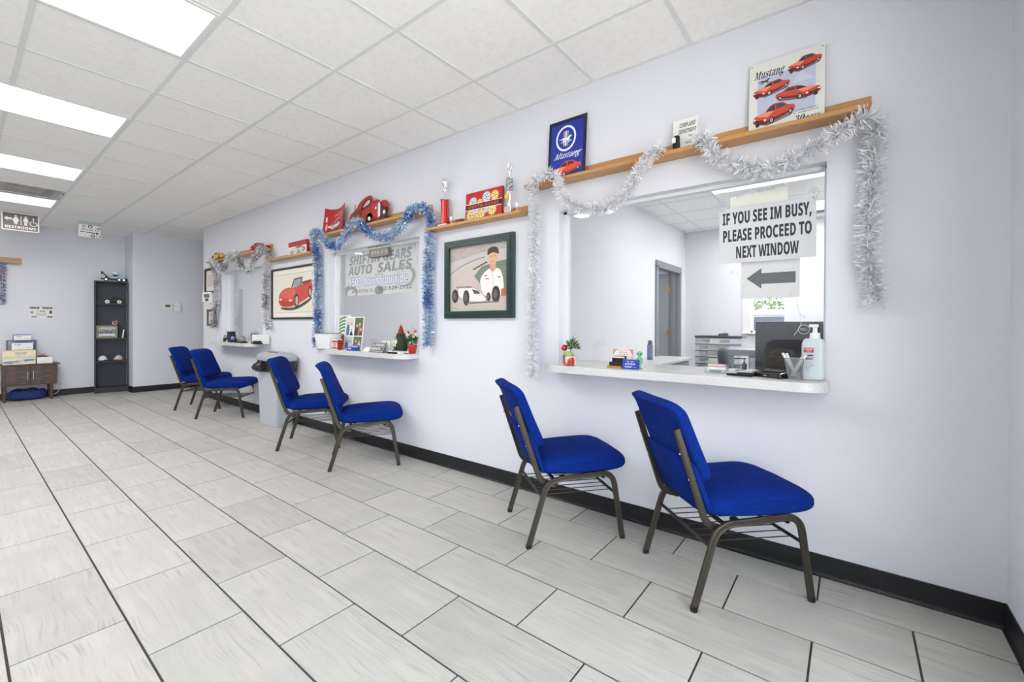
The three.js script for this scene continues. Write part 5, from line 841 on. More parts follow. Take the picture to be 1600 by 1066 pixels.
// ------------------------------------------------------------ grey bin
{
  const t = thing('waste_bin', 'tall slim grey plastic waste bin with a dome lid between the chairs', 'bin', [2.395, 0, -5.45]);
  const pl = std('#b9bec6', 0.45), ring = (w, d, y, r) => { const s = []; const n = 8; for (const [sx, sz, a0] of [[1, 1, 0], [-1, 1, 1], [-1, -1, 2], [1, -1, 3]]) for (let k = 0; k <= n; k++) { const a = (a0 + k / n) * Math.PI / 2; s.push([sx * (w / 2 - r) + r * Math.cos(a), y, sz * (d / 2 - r) + r * Math.sin(a)]); } return s; };
  const loft = (rings, capTop, capBot) => { const n = rings[0].length, p = rings.flat(2), idx = []; for (let i = 0; i + 1 < rings.length; i++) for (let j = 0; j < n; j++) { const a = i * n + j, b = i * n + (j + 1) % n; idx.push(a, a + n, b, b, a + n, b + n); } const cap = (o, f) => { for (let j = 1; j + 1 < n; j++) f ? idx.push(o, o + j + 1, o + j) : idx.push(o, o + j, o + j + 1); }; if (capTop) cap((rings.length - 1) * n, true); if (capBot) cap(0, false); const g = new THREE.BufferGeometry(); g.setAttribute('position', new THREE.Float32BufferAttribute(p, 3)); g.setIndex(idx); const q = g.toNonIndexed(); q.computeVertexNormals(); q.setAttribute('uv', new THREE.Float32BufferAttribute(new Float32Array(q.attributes.position.count * 2), 2)); return q; };
  part(t, 'body', loft([ring(0.205, 0.42, 0.0, 0.03), ring(0.21, 0.43, 0.01, 0.03), ring(0.235, 0.5, 0.72, 0.03), ring(0.235, 0.5, 0.765, 0.03)], true, true), pl);
  const ribs = []; for (const s of [-1, 1]) ribs.push(tube([[s * 0.05, 0.02, 0.2165], [s * 0.065, 0.2, 0.226], [s * 0.06, 0.36, 0.233], [s * 0.035, 0.44, 0.238], [0, 0.46, 0.239]], 0.004, 24, 6)); part(t, 'side_rib', ribs, pl);
  part(t, 'lid', loft([ring(0.268, 0.535, 0.765, 0.045), ring(0.272, 0.54, 0.78, 0.045), ring(0.27, 0.535, 0.81, 0.045), ring(0.245, 0.5, 0.838, 0.05), ring(0.2, 0.42, 0.856, 0.055), ring(0.12, 0.28, 0.864, 0.05)], true, true), std('#a9aeb5', 0.4));
  part(t, 'slot', superq(0.05, 0.02, 0.3, 0.5, 0.6, 24, 10).rotateZ(0.12).translate(-0.045, 0.857, 0), M.black);
  const bag = std('#26282b', 0.3), skirt = []; { const a = ring(0.247, 0.512, 0.76, 0.035), b = ring(0.254, 0.52, 0.64, 0.035).map(([x, y, z], i) => [x * (1 + 0.03 * Math.sin(i * 2.3)), y - 0.03 * Math.sin(i * 1.1) - 0.015 * Math.sin(i * 3.7), z * (1 + 0.012 * Math.sin(i * 1.9))]), m = ring(0.262, 0.528, 0.7, 0.035).map(([x, y, z], i) => [x * (1 + 0.025 * Math.sin(i * 3.1)), y, z * (1 + 0.012 * Math.cos(i * 2.7))]); skirt.push(loft([b, m, a], false, false)); }
  part(t, 'bin_liner', skirt, Object.assign(bag, { side: THREE.DoubleSide }));
  const knot = superq(0.1, 0.1, 0.17, 0.8, 0.8, 26, 18); warp(knot, (x, y, z) => { const k = Math.sin(x * 120 + z * 60) * 0.012 + Math.sin(y * 140 - z * 90) * 0.01; return [x + k - 0.0, y + k * 0.7 - 0.2 * Math.max(0, -x - 0.02), z + k]; }); part(t, 'liner_bunch', knot.translate(-0.155, 0.7, -0.09), bag);
}
// ------------------------------------------------------------ the far end: signs, bookcase, console, thermostat
{
  let t = thing('hanging_sign', 'brown and white restrooms sign with a left arrow hanging from the ceiling', 'sign', [0.602, 2.508, -9.3]);
  part(t, 'board', box(-0.178, 0, -0.006, 0.178, 0.25, 0, 0.001), M.white); part(t, 'printed_face', plane(0.355, 0.249, 0, 0.125, 0.0006), printed(T.restrooms, 0.5)); for (const x of [-0.14, 0.14]) part(t, 'hanger', rod([x, 0.25, -0.003], [x, H - 2.508, -0.003], 0.0015, 5), M.chrome);
  t = thing('hanging_sign', 'white service sign with tyres and a black right arrow hanging from the ceiling', 'sign', [1.312, 2.531, -9.3], -0.03);
  part(t, 'board', box(-0.122, 0, -0.005, 0.122, 0.19, 0, 0.001), M.white); part(t, 'printed_face', plane(0.243, 0.189, 0, 0.095, 0.0006), printed(T.service, 0.5)); part(t, 'hanger_strip', box(-0.122, 0.192, -0.004, 0.122, H - 2.531 - 0.001, -0.002), M.clear);
  t = thing('wall_flyer', 'white paper flyer with two black headings on the back wall', 'paper', [0.896, 1.276, ZB + 0.003]);
  part(t, 'sheet', warp(new THREE.PlaneGeometry(0.278, 0.2, 8, 4).translate(0, 0.1, 0), (x, y, z) => [x, y, z + 0.006 * Math.max(0, x / 0.139) ** 2]), printed(T.flyer, 0.8)); part(t, 'tape', plane(0.05, 0.012, 0, 0.2, 0.002), M.clear);
  t = thing('thermostat', 'white wall thermostat with a grey display on the column wall', 'thermostat', [2.421, 1.452, ZC]);
  part(t, 'body', box(-0.072, 0, 0.001, 0.072, 0.118, 0.026, 0.006), M.white); part(t, 'display', plane(0.078, 0.046, -0.012, 0.07, 0.0266), printed(T.display, 0.3)); part(t, 'buttons', [cbox(0.018, 0.01, 0.004, 0.052, 0.082, 0.027, 0.001), cbox(0.018, 0.01, 0.004, 0.052, 0.06, 0.027, 0.001)], std('#c4c6c6', 0.5));
  t = thing('wall_sensor', 'narrow white sensor box right of the thermostat', 'sensor', [2.556, 1.425, ZC]);
  part(t, 'body', box(-0.05, 0, 0.001, 0.05, 0.16, 0.03, 0.006), M.white); part(t, 'seam', box(-0.03, 0.09, 0.03, 0.03, 0.096, 0.0315), std('#8e9090', 0.5));
  // bookcase, turned a little in the corner
  const th = -10 * Math.PI / 180, bc = thing('bookcase', 'tall narrow black bookcase in the corner of the back wall', 'bookcase', [1.705, 0, -10.15], th), W = 0.44, D = 0.19, HH = 1.915, sy = [0.095, 0.553, 0.945, 1.55];
  for (const s of [-1, 1]) part(bc, 'side_panel', box(s * W / 2, 0, -D, s * (W / 2 - 0.022), HH, 0, 0.001), M.blackWood);
  part(bc, 'top_panel', box(-W / 2 - 0.002, HH, -D, W / 2 + 0.002, HH + 0.022, 0.003, 0.002), M.blackWood); part(bc, 'back_panel', box(-W / 2 + 0.02, 0.08, -D, W / 2 - 0.02, HH, -D + 0.006), std('#1d2338', 0.5)); part(bc, 'kick_board', box(-W / 2 + 0.022, 0, -0.03, W / 2 - 0.022, 0.078, -0.015), M.blackWood);
  for (const y of sy) part(bc, 'shelf', box(-W / 2 + 0.022, y - 0.02, -D + 0.006, W / 2 - 0.022, y, -0.003, 0.001), M.blackWood);
  const inBC = (x, y, z) => [1.705 + x * Math.cos(th) + z * Math.sin(th), y, -10.15 - x * Math.sin(th) + z * Math.cos(th)];
  t = thing('toy_tow_truck', 'white and blue toy tow truck with a black crane on top of the bookcase', 'toy', inBC(0.03, HH + 0.0225, -0.09), th);
  part(t, 'chassis', box(-0.17, 0.03, -0.045, 0.18, 0.05, 0.045, 0.004), M.black); part(t, 'cab', [warp(box(-0.03, 0.05, -0.045, 0.08, 0.13, 0.045, 0.01), (x, y, z) => [x - (x > 0.05 ? (y - 0.05) * 0.3 : 0), y, z]), box(0.07, 0.05, -0.042, 0.15, 0.085, 0.042, 0.008)], std('#9fc3d8', 0.35)); part(t, 'roof', superq(0.1, 0.05, 0.08, 0.6, 0.7, 16, 10).translate(0.02, 0.145, 0), M.white); part(t, 'window', box(-0.015, 0.085, -0.047, 0.05, 0.12, 0.047, 0.004), M.black); part(t, 'crane', [rod([-0.06, 0.05, 0], [-0.15, 0.15, 0], 0.009), rod([-0.15, 0.15, 0], [-0.165, 0.1, 0], 0.004), rod([-0.12, 0.05, 0], [-0.09, 0.09, 0], 0.007), cbox(0.03, 0.03, 0.03, -0.15, 0.15, 0, 0.004)], M.black);
  for (const x of [-0.1, 0.07, 0.13]) for (const s of [-1, 1]) { const w = part(t, 'wheel', new THREE.CylinderGeometry(0.03, 0.03, 0.02, 18).rotateX(Math.PI / 2).translate(x, 0.03, s * 0.045), M.black); part(w, 'hub', new THREE.CylinderGeometry(0.014, 0.014, 0.024, 12).rotateX(Math.PI / 2).translate(x, 0.03, s * 0.045), M.chrome); }
  t = thing('model_car', 'black vintage model car with white wheels on the upper bookcase shelf', 'model car', inBC(0.03, 1.5505, -0.085), th);
  part(t, 'body', [box(-0.12, 0.03, -0.035, 0.13, 0.055, 0.035, 0.006), box(-0.02, 0.055, -0.035, 0.08, 0.085, 0.035, 0.006), box(-0.12, 0.055, -0.022, -0.02, 0.075, 0.022, 0.006)], M.black); part(t, 'roof', [box(-0.01, 0.118, -0.037, 0.085, 0.126, 0.037, 0.003), rod([0, 0.085, 0.03], [0, 0.12, 0.03], 0.003), rod([0.075, 0.085, 0.03], [0.075, 0.12, 0.03], 0.003), rod([0, 0.085, -0.03], [0, 0.12, -0.03], 0.003), rod([0.075, 0.085, -0.03], [0.075, 0.12, -0.03], 0.003)], M.darkGrey); for (const x of [-0.085, 0.07]) for (const s of [-1, 1]) { const w = part(t, 'wheel', new THREE.CylinderGeometry(0.03, 0.03, 0.014, 20).rotateX(Math.PI / 2).translate(x, 0.03, s * 0.04), M.white); part(w, 'hub', new THREE.CylinderGeometry(0.009, 0.009, 0.018, 10).rotateX(Math.PI / 2).translate(x, 0.03, s * 0.04), M.black); }
  t = thing('framed_picture', 'framed group photo standing on the third bookcase shelf', 'picture', inBC(-0.06, 0.9455, -0.075), th);
  const fs = new THREE.Shape(); fs.moveTo(-0.135, 0); fs.lineTo(0.135, 0); fs.lineTo(0.135, 0.215); fs.lineTo(-0.135, 0.215); fs.closePath(); const fh = new THREE.Path(); fh.moveTo(-0.112, 0.022); fh.lineTo(-0.112, 0.193); fh.lineTo(0.112, 0.193); fh.lineTo(0.112, 0.022); fh.closePath(); fs.holes.push(fh);
  part(t, 'frame', extr(fs, 0.014, 0.003).translate(0, 0.003, 0), std('#6b6552', 0.35, 0.5)); part(t, 'print', plane(0.23, 0.176, 0, 0.11, 0.003), printed(T.photo, 0.4)); part(t, 'backing', box(-0.13, 0.006, -0.004, 0.13, 0.21, 0.002), M.black); part(t, 'easel', box(-0.02, 0.003, -0.05, 0.02, 0.15, -0.005), M.black);
  t = thing('toy_plane', 'red and white toy plane with brown wings on the framed group photo', 'toy', inBC(0.0, 1.1665, -0.075), th);
  part(t, 'wing', superq(0.3, 0.008, 0.05, 0.6, 0.7, 20, 8).translate(0.0, 0.009, 0), std('#5d5136', 0.6)); part(t, 'fuselage', superq(0.07, 0.065, 0.08, 0.8, 0.9, 18, 12).translate(0.04, 0.044, 0), M.white); part(t, 'nose', new THREE.SphereGeometry(0.022, 14, 10).translate(0.04, 0.05, 0.034), M.red); part(t, 'tail', extr([[0, 0], [0.03, 0], [0.035, 0.035], [0.025, 0.035]], 0.004).translate(0.045, 0.07, -0.03), M.red);
  t = thing('book', 'thin white book leaning beside the framed group photo', 'book', inBC(0.135, 0.946, -0.06), th);
  part(t, 'pages', box(0.0, 0.002, -0.08, 0.014, 0.148, 0.0).rotateZ(-0.12), M.paper); part(t, 'cover', [box(-0.003, 0, -0.082, 0.0, 0.15, 0.002).rotateZ(-0.12), box(0.014, 0, -0.082, 0.017, 0.15, 0.002).rotateZ(-0.12)], std('#b9bdc4', 0.5));
  for (const [lab, x, turn, c1, c2] of [['white cap with a blue brim on the fourth bookcase shelf', -0.115, 0.9, '#e4e8ee', '#3d62a8'], ['beige baseball cap to the right of the white cap', 0.09, -0.5, '#cdbfb2', '#b09c8c']]) {
    const c = thing('cap', lab, 'cap', inBC(x, 0.5535, -0.09), th + turn); c.scale.setScalar(0.88);
    part(c, 'crown', new THREE.SphereGeometry(0.072, 22, 12, 0, 6.3, 0, 1.6).scale(0.95, 1.25, 1).translate(0, 0.012, 0), std(c1, 0.8)); part(c, 'brim', warp(superq(0.12, 0.008, 0.09, 0.6, 0.8, 20, 8), (q, y, z) => [q, y - q * q * 3 + 0.014, z]).translate(0, 0.006, 0.085), std(c2, 0.8)); part(c, 'button', new THREE.SphereGeometry(0.008, 8, 6).translate(0, 0.103, 0), std(c2, 0.8));
  }
  // console cupboard with boxes
  const k = thing('console_cupboard', 'dark walnut two-door console on legs against the back wall', 'cupboard', [0.745, 0, -10.0]);
  part(k, 'top', box(-0.305, 0.548, -0.37, 0.32, 0.568, 0.01, 0.003), M.walnut); part(k, 'carcass', [box(-0.285, 0.25, -0.36, 0.285, 0.548, -0.012), box(-0.29, 0.242, -0.36, 0.29, 0.254, -0.002)], M.walnut);
  for (const s of [-1, 1]) { const d = part(k, 'door', box(s * 0.004, 0.262, -0.012, s * 0.255, 0.54, 0.002, 0.002), M.walnut); part(d, 'handle', [rod([s * 0.03, 0.33, 0.02], [s * 0.03, 0.46, 0.02], 0.005), rod([s * 0.03, 0.345, 0.0], [s * 0.03, 0.345, 0.02], 0.003), rod([s * 0.03, 0.445, 0], [s * 0.03, 0.445, 0.02], 0.003)], M.chrome); }
  for (const x of [-0.262, 0.225]) for (const z of [-0.03, -0.33]) part(k, 'leg', cyl(0.017, 0.021, 0.245, x, 0.0, z, 14), M.walnut);
  const bx = (n, lab, cat, x0, y0, x1, y1, z0, z1, tex, body, tg) => { const b = thing(n, lab, cat, [(x0 + x1) / 2, y0, z1]); const w = x1 - x0, h = y1 - y0; part(b, 'carton', box(-w / 2, 0, z0 - z1, w / 2, h, 0, 0.002), body); if (tex) part(b, 'printed_face', plane(w - 0.003, h - 0.003, 0, h / 2, 0.0006), printed(tex, 0.5)); part(b, 'flap', box(-w / 2 + 0.004, h - 0.0005, z0 - z1 + 0.02, w / 2 - 0.004, h + 0.001, -0.01), tg ?? body); return b; };
  bx('cracker_box', 'long cream and blue box at the bottom of the stack on the console', 'box', 0.462, 0.569, 0.8, 0.667, -10.16, -10.02, T.snack, std('#e2d6a8', 0.6));
  bx('cracker_box', 'long cream box with a white oval on top of the cream and blue box', 'box', 0.46, 0.669, 0.802, 0.785, -10.16, -10.02, T.snack2, std('#e6dbb2', 0.6));
  bx('tissue_box', 'plain white carton right of the stacked cream boxes', 'box', 0.815, 0.569, 0.985, 0.664, -10.2, -10.04, null, M.white);
  const br = thing('napkin_pack', 'brown and red snack packets lying on the plain white carton', 'snacks', [0.885, 0.6655, -10.11]); part(br, 'packet', [superq(0.06, 0.026, 0.06, 0.7, 0.7, 14, 8).translate(-0.03, 0.014, 0), superq(0.06, 0.022, 0.06, 0.7, 0.7, 14, 8).translate(0.03, 0.012, 0.01)], std('#7a4034', 0.5)); part(br, 'red_packet', superq(0.05, 0.018, 0.05, 0.7, 0.7, 14, 8).translate(0.0, 0.03, 0.02), std('#a5503f', 0.5));
  const rs = thing('riser_shelf', 'blue grey wire riser shelf behind the cream boxes', 'riser', [0.67, 0.569, -10.26]);
  part(rs, 'shelf_board', box(-0.155, 0.35, -0.09, 0.155, 0.364, 0.09, 0.003), std('#49546a', 0.4)); for (const s of [-1, 1]) for (const z of [-0.08, 0.08]) part(rs, 'leg', rod([s * 0.148, 0, z], [s * 0.148, 0.352, z], 0.006), std('#6a7488', 0.4)); part(rs, 'lower_board', box(-0.15, 0.21, -0.085, 0.15, 0.218, 0.085, 0.002), std('#49546a', 0.4));
  bx('tissue_box', 'white printed tissue box inside the wire riser shelf', 'box', 0.565, 0.788, 0.785, 0.906, -10.33, -10.185, T.tissue, M.white, std('#dfe3e8', 0.6));
  bx('tissue_box', 'white tissue box with a blue rim on top of the riser shelf', 'box', 0.585, 0.934, 0.765, 1.022, -10.33, -10.2, T.tissue, std('#3a5f9c', 0.5), std('#8aa0c8', 0.5));
  const bg = thing('fabric_bag', 'crumpled navy blue fabric bag lying under the walnut console', 'bag', [0.72, 0, -10.2]); part(bg, 'bag', warp(superq(0.42, 0.17, 0.24, 0.6, 0.7, 40, 20), (x, y, z) => [x, y + 0.085 + 0.012 * Math.sin(x * 40 + z * 20) * (y > 0 ? 1 : 0.1), z + 0.008 * Math.sin(x * 60)]), std('#1b2f6e', 0.8)); part(bg, 'strap', tube([[-0.15, 0.15, 0.06], [-0.05, 0.172, 0.08], [0.1, 0.165, 0.07], [0.19, 0.1, 0.06]], 0.007, 24, 6), std('#14244f', 0.8));
  const wc = thing('power_cord', 'thin white cord hanging beside the right end of the console', 'cord', [0, 0, 0]); part(wc, 'cord', tube([[1.075, 0.48, -10.38], [1.08, 0.3, -10.37], [1.11, 0.18, -10.34], [1.07, 0.08, -10.3], [1.02, 0.04, -10.28]], 0.005, 30, 6), M.white); part(wc, 'plug', box(1.055, 0.46, -10.404, 1.095, 0.52, -10.37, 0.004), M.white);
  // shelf and garland at the left edge of the back wall
  t = thing('plate_shelf', 'oak shelf on the back wall at the left edge of the photo', 'shelf', [0.05, 2.14, ZB]); part(t, 'plank', box(-0.6, 0, 0.016, 0.63, 0.022, 0.11, 0.003), M.oak); part(t, 'back_board', box(-0.6, 0, 0.001, 0.63, 0.087, 0.016, 0.003), M.oak);
  garland('tinsel_garland', 'red, white and blue foil garland under the oak shelf at the left edge', [[0.2, 2.12, -10.3], [0.4, 2.13, -10.28], [0.475, 2.12, -10.3], [0.48, 1.95, -10.35], [0.485, 1.75, -10.35], [0.48, 1.5, -10.35]], 0.05, 420, ['#3f6fb4', '#f2f4f8', '#a8242a', '#5d93cf', '#2c4a86'], [tinselSoft, tinselSoft]);
}
// ------------------------------------------------------------ the office behind the near window
{
  let t = structGroup('door_1');
  const x0 = 6.29, x1 = 7.38, zt = 2.1;
  part(t, 'door_casing', [box(x0 - 0.035, 0, -2.238, x0 + 0.05, zt - 0.035, -2.215), box(x1 - 0.05, 0, -2.238, x1 + 0.035, zt - 0.035, -2.215), box(x0 - 0.035, zt - 0.05, -2.238, x1 + 0.035, zt + 0.05, -2.215), box(x0, 0, -2.4, x0 + 0.03, zt, -2.238), box(x1 - 0.03, 0, -2.4, x1, zt, -2.238), box(x0, zt - 0.03, -2.4, x1, zt, -2.238), box(x1 - 0.045, 0, -2.33, x1 - 0.03, zt - 0.03, -2.29)], M.greyDoor);
  part(t, 'door_leaf', box(x1 - 0.08, 0.01, -3.42, x1 - 0.036, zt - 0.04, -2.4, 0.002), std('#8d9297', 0.5));
  for (const y of [0.3, 1.085, 1.796]) { const h = part(t, 'hinge', [box(x1 - 0.115, y - 0.055, -2.415, x1 - 0.03, y + 0.055, -2.395), new THREE.CylinderGeometry(0.012, 0.012, 0.115, 12).translate(x1 - 0.06, y, -2.39)], M.brass); }
  t = structGroup('window_7'); const wz0 = -1.244, wz1 = -0.764;
  part(t, 'frame', [box(7.72, 1.09, wz0, 7.78, 2.05, wz0 + 0.03), box(7.72, 1.09, wz1 - 0.03, 7.78, 2.05, wz1), box(7.72, 2.02, wz0, 7.78, 2.05, wz1), box(7.72, 1.09, wz0, 7.78, 1.12, wz1)], M.white); part(t, 'meeting_rail', box(7.73, 1.415, wz0 + 0.03, 7.77, 1.445, wz1 - 0.03), M.white); part(t, 'pane', box(7.748, 1.12, wz0 + 0.03, 7.752, 2.02, wz1 - 0.03), M.glass); part(t, 'sill', box(7.66, 1.07, wz0 - 0.11, 7.72, 1.092, wz1 + 0.02, 0.003), M.white); part(t, 'casing', box(7.695, 1.092, wz0 - 0.115, 7.712, 2.06, wz0, 0.003), M.white);
  t = thing('office_desk', 'long white office desk along the side wall seen through the near window', 'desk', [0, 0, 0]);
  part(t, 'desk_top', box(3.2, 0.72, -2.235, 6.42, 0.752, -1.75, 0.003), M.laminate); part(t, 'base_cabinet', box(3.3, 0.06, -2.22, 6.35, 0.715, -1.8), std('#c3c8cd', 0.5)); for (let i = 0; i < 5; i++) part(t, 'cabinet_door', box(3.32 + i * 0.606, 0.1, -1.802, 3.915 + i * 0.606, 0.7, -1.785, 0.003), std('#b9c0c8', 0.45)); part(t, 'plinth', box(3.35, 0, -2.2, 6.3, 0.06, -1.86), M.darkGrey);
  t = thing('spray_can', 'blue and silver aerosol can standing on the white office desk', 'can', [5.55, 0.7525, -2.05]); part(t, 'can', lathe([[0, 0], [0.036, 0], [0.037, 0.004], [0.037, 0.19], [0.028, 0.205], [0, 0.207]], 20), (() => new THREE.MeshStandardMaterial({ map: canvasTex(128, 128, (g, w, h) => { g.fillStyle = '#c9cdd6'; g.fillRect(0, 0, w, h); g.fillStyle = '#4a4f78'; g.fillRect(0, 20, w, 34); g.fillRect(0, 92, w, 22); g.fillStyle = '#8a8fb0'; poly(g, [[0, 60], [w, 40], [w, 80], [0, 90]], '#7b80a6'); }), roughness: 0.3, metalness: 0.4 }))()); part(t, 'cap', lathe([[0, 0.206], [0.027, 0.206], [0.026, 0.24], [0.018, 0.252], [0, 0.254]], 18), std('#4d5066', 0.4));
  t = thing('drawer_tower', 'clear plastic drawer tower with black rims in the office', 'drawers', [6.6, 0, -1.475], R90);
  part(t, 'frame', [box(-0.3, 0.02, -0.38, -0.288, 1.03, 0), box(0.288, 0.02, -0.38, 0.3, 1.03, 0), box(-0.3, 0, -0.38, 0.3, 0.02, 0)], M.clear); part(t, 'top', box(-0.305, 1.03, -0.385, 0.305, 1.055, 0.01, 0.006), std('#2a2e36', 0.4));
  const dm = phy('#f6f8f9', 0.06, { transmission: 0.85, thickness: 0 });
  for (let i = 0; i < 11; i++) { const y = 0.025 + i * 0.0915, d = part(t, 'drawer', [box(-0.285, y, -0.006, 0.285, y + 0.076, 0), box(-0.285, y, -0.36, 0.285, y + 0.004, 0)], dm); part(d, 'rim', box(-0.3, y + 0.077, -0.02, 0.3, y + 0.09, 0.012, 0.003), std('#2a2e36', 0.4)); for (let q = 0; q < 4; q++) if (rnd() > 0.25) part(d, 'contents', cbox(rr(0.08, 0.13), rr(0.03, 0.06), 0.2, -0.21 + q * 0.14, y + 0.036, -0.115, 0.01), std(['#e3c89a', '#d9c3ac', '#a9b2bd', '#efe3cc'][Math.floor(rnd() * 4)], 0.7)); }
  t = thing('tape_dispenser', 'small dark tape dispenser on top of the drawer tower', 'tape', [6.7, 1.0555, -1.42], R90); part(t, 'body', warp(box(-0.06, 0, -0.03, 0.06, 0.04, 0.03, 0.008), (x, y, z) => [x, y * (1 - 4 * Math.max(0, -x)), z]), M.darkGrey); part(t, 'reel', new THREE.CylinderGeometry(0.025, 0.025, 0.03, 18).rotateX(Math.PI / 2).translate(0.02, 0.035, 0), M.clear);
  t = thing('filing_cabinet', 'pale grey filing cabinet with a dark grey top behind the monitor', 'cabinet', [5.95, 0, -1.0], R90); part(t, 'carcass', box(0.02, 0, -0.5, 0.3, 0.83, 0, 0.004), std('#b9bfc6', 0.45)); part(t, 'top', box(-0.27, 0.83, -0.52, 0.32, 0.905, 0.02, 0.006), std('#8a929b', 0.45)); for (let i = 0; i < 2; i++) { const d = part(t, 'drawer', box(0.035, 0.06 + i * 0.38, 0, 0.285, 0.42 + i * 0.38, 0.018, 0.003), std('#c2c8ce', 0.45)); part(d, 'handle', box(0.1, 0.34 + i * 0.38, 0.018, 0.22, 0.36 + i * 0.38, 0.035, 0.003), M.chrome); } part(t, 'side_leg', box(-0.25, 0, -0.48, -0.23, 0.83, -0.02), std('#9aa1a9', 0.45));
  t = thing('office_chair', 'dark blue office chair beside the drawer tower', 'chair', [5.0, 0, -0.84], 0.1);
  part(t, 'backrest', superq(0.42, 0.42, 0.09, 0.4, 0.6, 28, 20).rotateX(-0.12).translate(0, 0.75, -0.2), std('#232a3c', 0.8)); part(t, 'seat', superq(0.48, 0.09, 0.46, 0.4, 0.5, 28, 14).translate(0, 0.46, 0.05), std('#232a3c', 0.8)); part(t, 'back_bar', tube([[0, 0.42, 0], [0, 0.42, -0.22], [0, 0.7, -0.24]], 0.018, 20, 8), M.black); part(t, 'column', cyl(0.025, 0.025, 0.34, 0, 0.08, 0.03), M.black);
  for (let i = 0; i < 5; i++) { const a = i * 1.2566; part(t, 'base_arm', rod([0, 0.1, 0.03], [0.29 * Math.cos(a), 0.07, 0.03 + 0.29 * Math.sin(a)], 0.016), M.black); part(t, 'castor', new THREE.CylinderGeometry(0.03, 0.03, 0.04, 14).rotateZ(Math.PI / 2).translate(0.29 * Math.cos(a), 0.03, 0.03 + 0.29 * Math.sin(a)), M.black); }
  // the monitor stands on the staff side with its back to the lobby
  t = thing('staff_desk', 'white staff desk behind the near counter carrying the black monitor', 'desk', [0, 0, 0]); part(t, 'desk_top', box(2.91, 0.72, -1.1, 3.5, 0.75, 0.4, 0.003), M.laminate); for (const z of [-1.05, 0.35]) part(t, 'end_panel', box(2.93, 0, z - 0.015, 3.46, 0.72, z + 0.015), M.trimWhite);
  t = thing('monitor', 'black computer monitor seen from behind with a round white emblem', 'monitor', [3.02, 0.7505, -0.2], R90); const mb = phy('#2c2e33', 0.32, { clearcoat: 0.3 });
  part(t, 'shell', warp(box(-0.262, 0.15, -0.035, 0.262, 0.474, 0.0, 0.006), (x, y, z) => [x, y, z]), mb); part(t, 'rear_bulge', box(-0.235, 0.2, 0, 0.24, 0.466, 0.012, 0.006), mb); part(t, 'screen', plane(0.5, 0.29, 0, 0.312, 0).rotateY(Math.PI).translate(0, 0, -0.0356), M.black); part(t, 'stand', [box(-0.05, 0.02, 0.0, 0.05, 0.26, 0.035, 0.006)], mb); part(t, 'foot', superq(0.26, 0.02, 0.2, 0.5, 0.6, 28, 8).translate(0, 0.011, -0.02), mb); part(t, 'emblem', new THREE.CircleGeometry(0.031, 32).translate(-0.012, 0.428, 0.0128), printed(T.dell, 0.4));
}
// ------------------------------------------------------------ sofa by the left wall, mirrored in the near window
{
  const t = thing('sofa', 'black leather sofa whose reflection shows in the near window', 'sofa', [-2.72, 0, -0.42], Math.PI / 2), le = phy('#1f2224', 0.4, { clearcoat: 0.2 });
  part(t, 'base', box(-0.82, 0.08, -0.38, 0.82, 0.3, 0.36, 0.03), le); for (const s of [-1, 1]) { part(t, 'seat_cushion', superq(0.7, 0.2, 0.66, 0.4, 0.4, 28, 16).translate(s * 0.345, 0.4, 0.04), le); part(t, 'back_cushion', superq(0.7, 0.55, 0.24, 0.45, 0.5, 28, 16).rotateX(-0.15).translate(s * 0.345, 0.7, -0.27), le); part(t, 'armrest', superq(0.2, 0.5, 0.76, 0.4, 0.5, 24, 16).translate(s * 0.82, 0.37, -0.01), le); } for (const x of [-0.74, 0.74]) for (const z of [-0.3, 0.3]) part(t, 'foot', cyl(0.025, 0.02, 0.09, x, 0, z), M.black);
  const p = thing('throw_pillow', 'brown leopard patterned pillow on the black sofa', 'pillow', [-2.7, 0.66, -0.86], Math.PI / 2); part(p, 'pillow', superq(0.42, 0.36, 0.16, 0.7, 0.5, 28, 18).rotateX(-0.3), new THREE.MeshStandardMaterial({ map: T.bark, roughness: 0.8 })); part(p, 'piping', new THREE.TorusGeometry(0.19, 0.005, 6, 40).scale(1.08, 0.93, 1).rotateX(-0.3), std('#4a3620', 0.8));
}
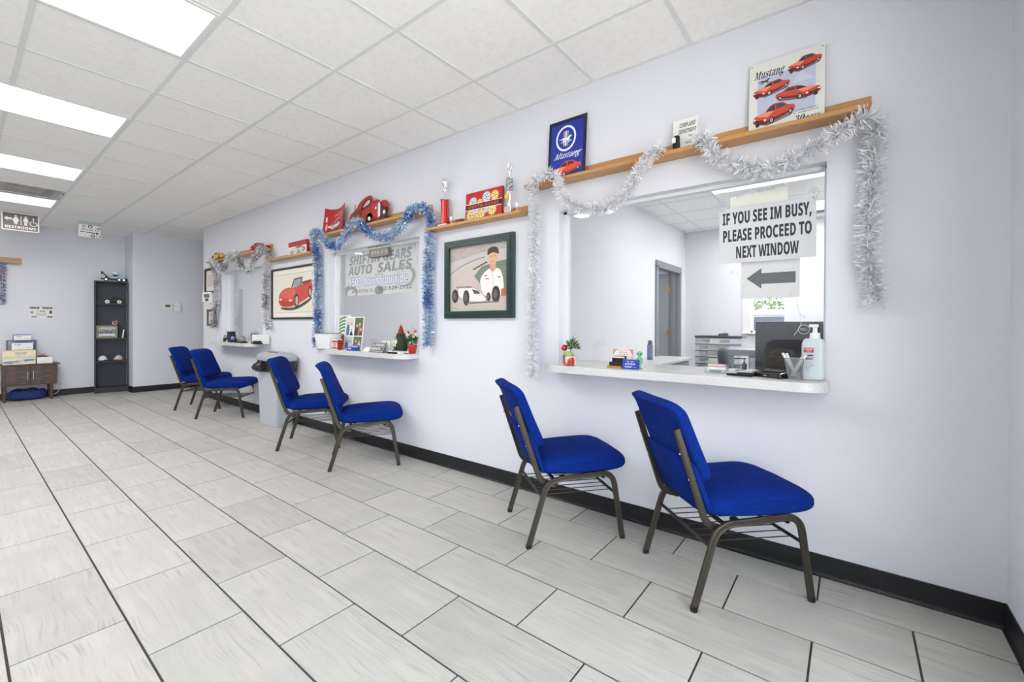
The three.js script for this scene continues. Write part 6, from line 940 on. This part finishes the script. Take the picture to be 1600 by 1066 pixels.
// ------------------------------------------------------------ outdoors
{
  const conc = noise2(128, 128, 24, 24, 800), ct = dataTex(128, 128, (x, y, i) => { const s = 212 + (conc[i] - 0.5) * 22; return [s, s - 3, s - 8]; });
  const g = struct('pavement', [box(-40, -0.3, ZN + 0.17, 40, -0.05, 45)], new THREE.MeshStandardMaterial({ map: ct, roughness: 0.9 }));
  struct('yard', [box(7.88, -0.3, -30, 60, -0.05, ZN + 0.16)], std('#8c8f78', 0.95));
  struct('roof', [box(XL - 0.3, H + 0.3, ZB - 0.9, 8.1, H + 0.45, ZN + 0.25)], std('#c9c9c6', 0.8));
  const t = thing('van', 'blue grey van parked outside the office window', 'van', [13.5, -0.05, -1.75], R90); const vb = phy('#5b6d86', 0.35, { clearcoat: 0.5 });
  part(t, 'body', warp(box(-2.4, 0.35, -0.9, 2.4, 1.66, 0.9, 0.12), (x, y, z) => [x, y, z * (1 - 0.08 * Math.max(0, y - 1))]), vb); part(t, 'windows', box(-2.1, 1.05, -0.92, 1.2, 1.5, 0.915, 0.03), std('#2c3440', 0.15)); for (const x of [-1.5, 1.5]) for (const s of [-1, 1]) part(t, 'wheel', new THREE.CylinderGeometry(0.34, 0.34, 0.2, 24).rotateX(Math.PI / 2).translate(x, 0.34, s * 0.84), M.black); part(t, 'bumper', [box(2.38, 0.35, -0.85, 2.48, 0.6, 0.85, 0.04), box(-2.48, 0.35, -0.85, -2.38, 0.6, 0.85, 0.04)], M.darkGrey);
  const b = thing('shrub', 'green leafy shrub outside the office window', 'shrub', [18.5, -0.05, -2.5]);
  part(b, 'trunk', [tube([[0, 0, 0], [0.05, 0.5, 0.02], [0, 1.1, 0.1]], 0.04, 16, 7), tube([[0.02, 0.5, 0], [0.15, 1, -0.35], [0.1, 1.5, -0.5]], 0.025, 14, 6), tube([[0.02, 0.6, 0], [-0.1, 1.1, 0.4], [-0.1, 1.5, 0.6]], 0.025, 14, 6)], std('#5c4a38', 0.9));
  const im = new THREE.InstancedMesh(leafG(0.2, 0.022, 0.3), std('#ffffff', 0.7, 0, { side: THREE.DoubleSide }), 900), m4 = new THREE.Matrix4(), q = new THREE.Quaternion(), c = new THREE.Color(); im.name = 'leaves'; im.userData.kind = 'stuff'; im.castShadow = im.receiveShadow = true;
  for (let i = 0; i < 900; i++) { const a = rr(0, 6.28), r = Math.sqrt(rnd()) * 1.15, y = 1.75 + rr(-0.5, 0.75) * (1.05 - r * 0.6); q.setFromEuler(new THREE.Euler(rr(-1.3, 1.3), rr(0, 6), rr(-1.3, 1.3))); m4.compose(V(Math.cos(a) * r, y, Math.sin(a) * r), q, V(1, 1, 1).multiplyScalar(rr(0.7, 1.2))); im.setMatrixAt(i, m4); im.setColorAt(i, c.set(['#3a5230', '#54703c', '#76894e', '#2c4226'][Math.floor(rnd() * 4)])); }
  b.add(im);
}

renderer.render(scene, camera);
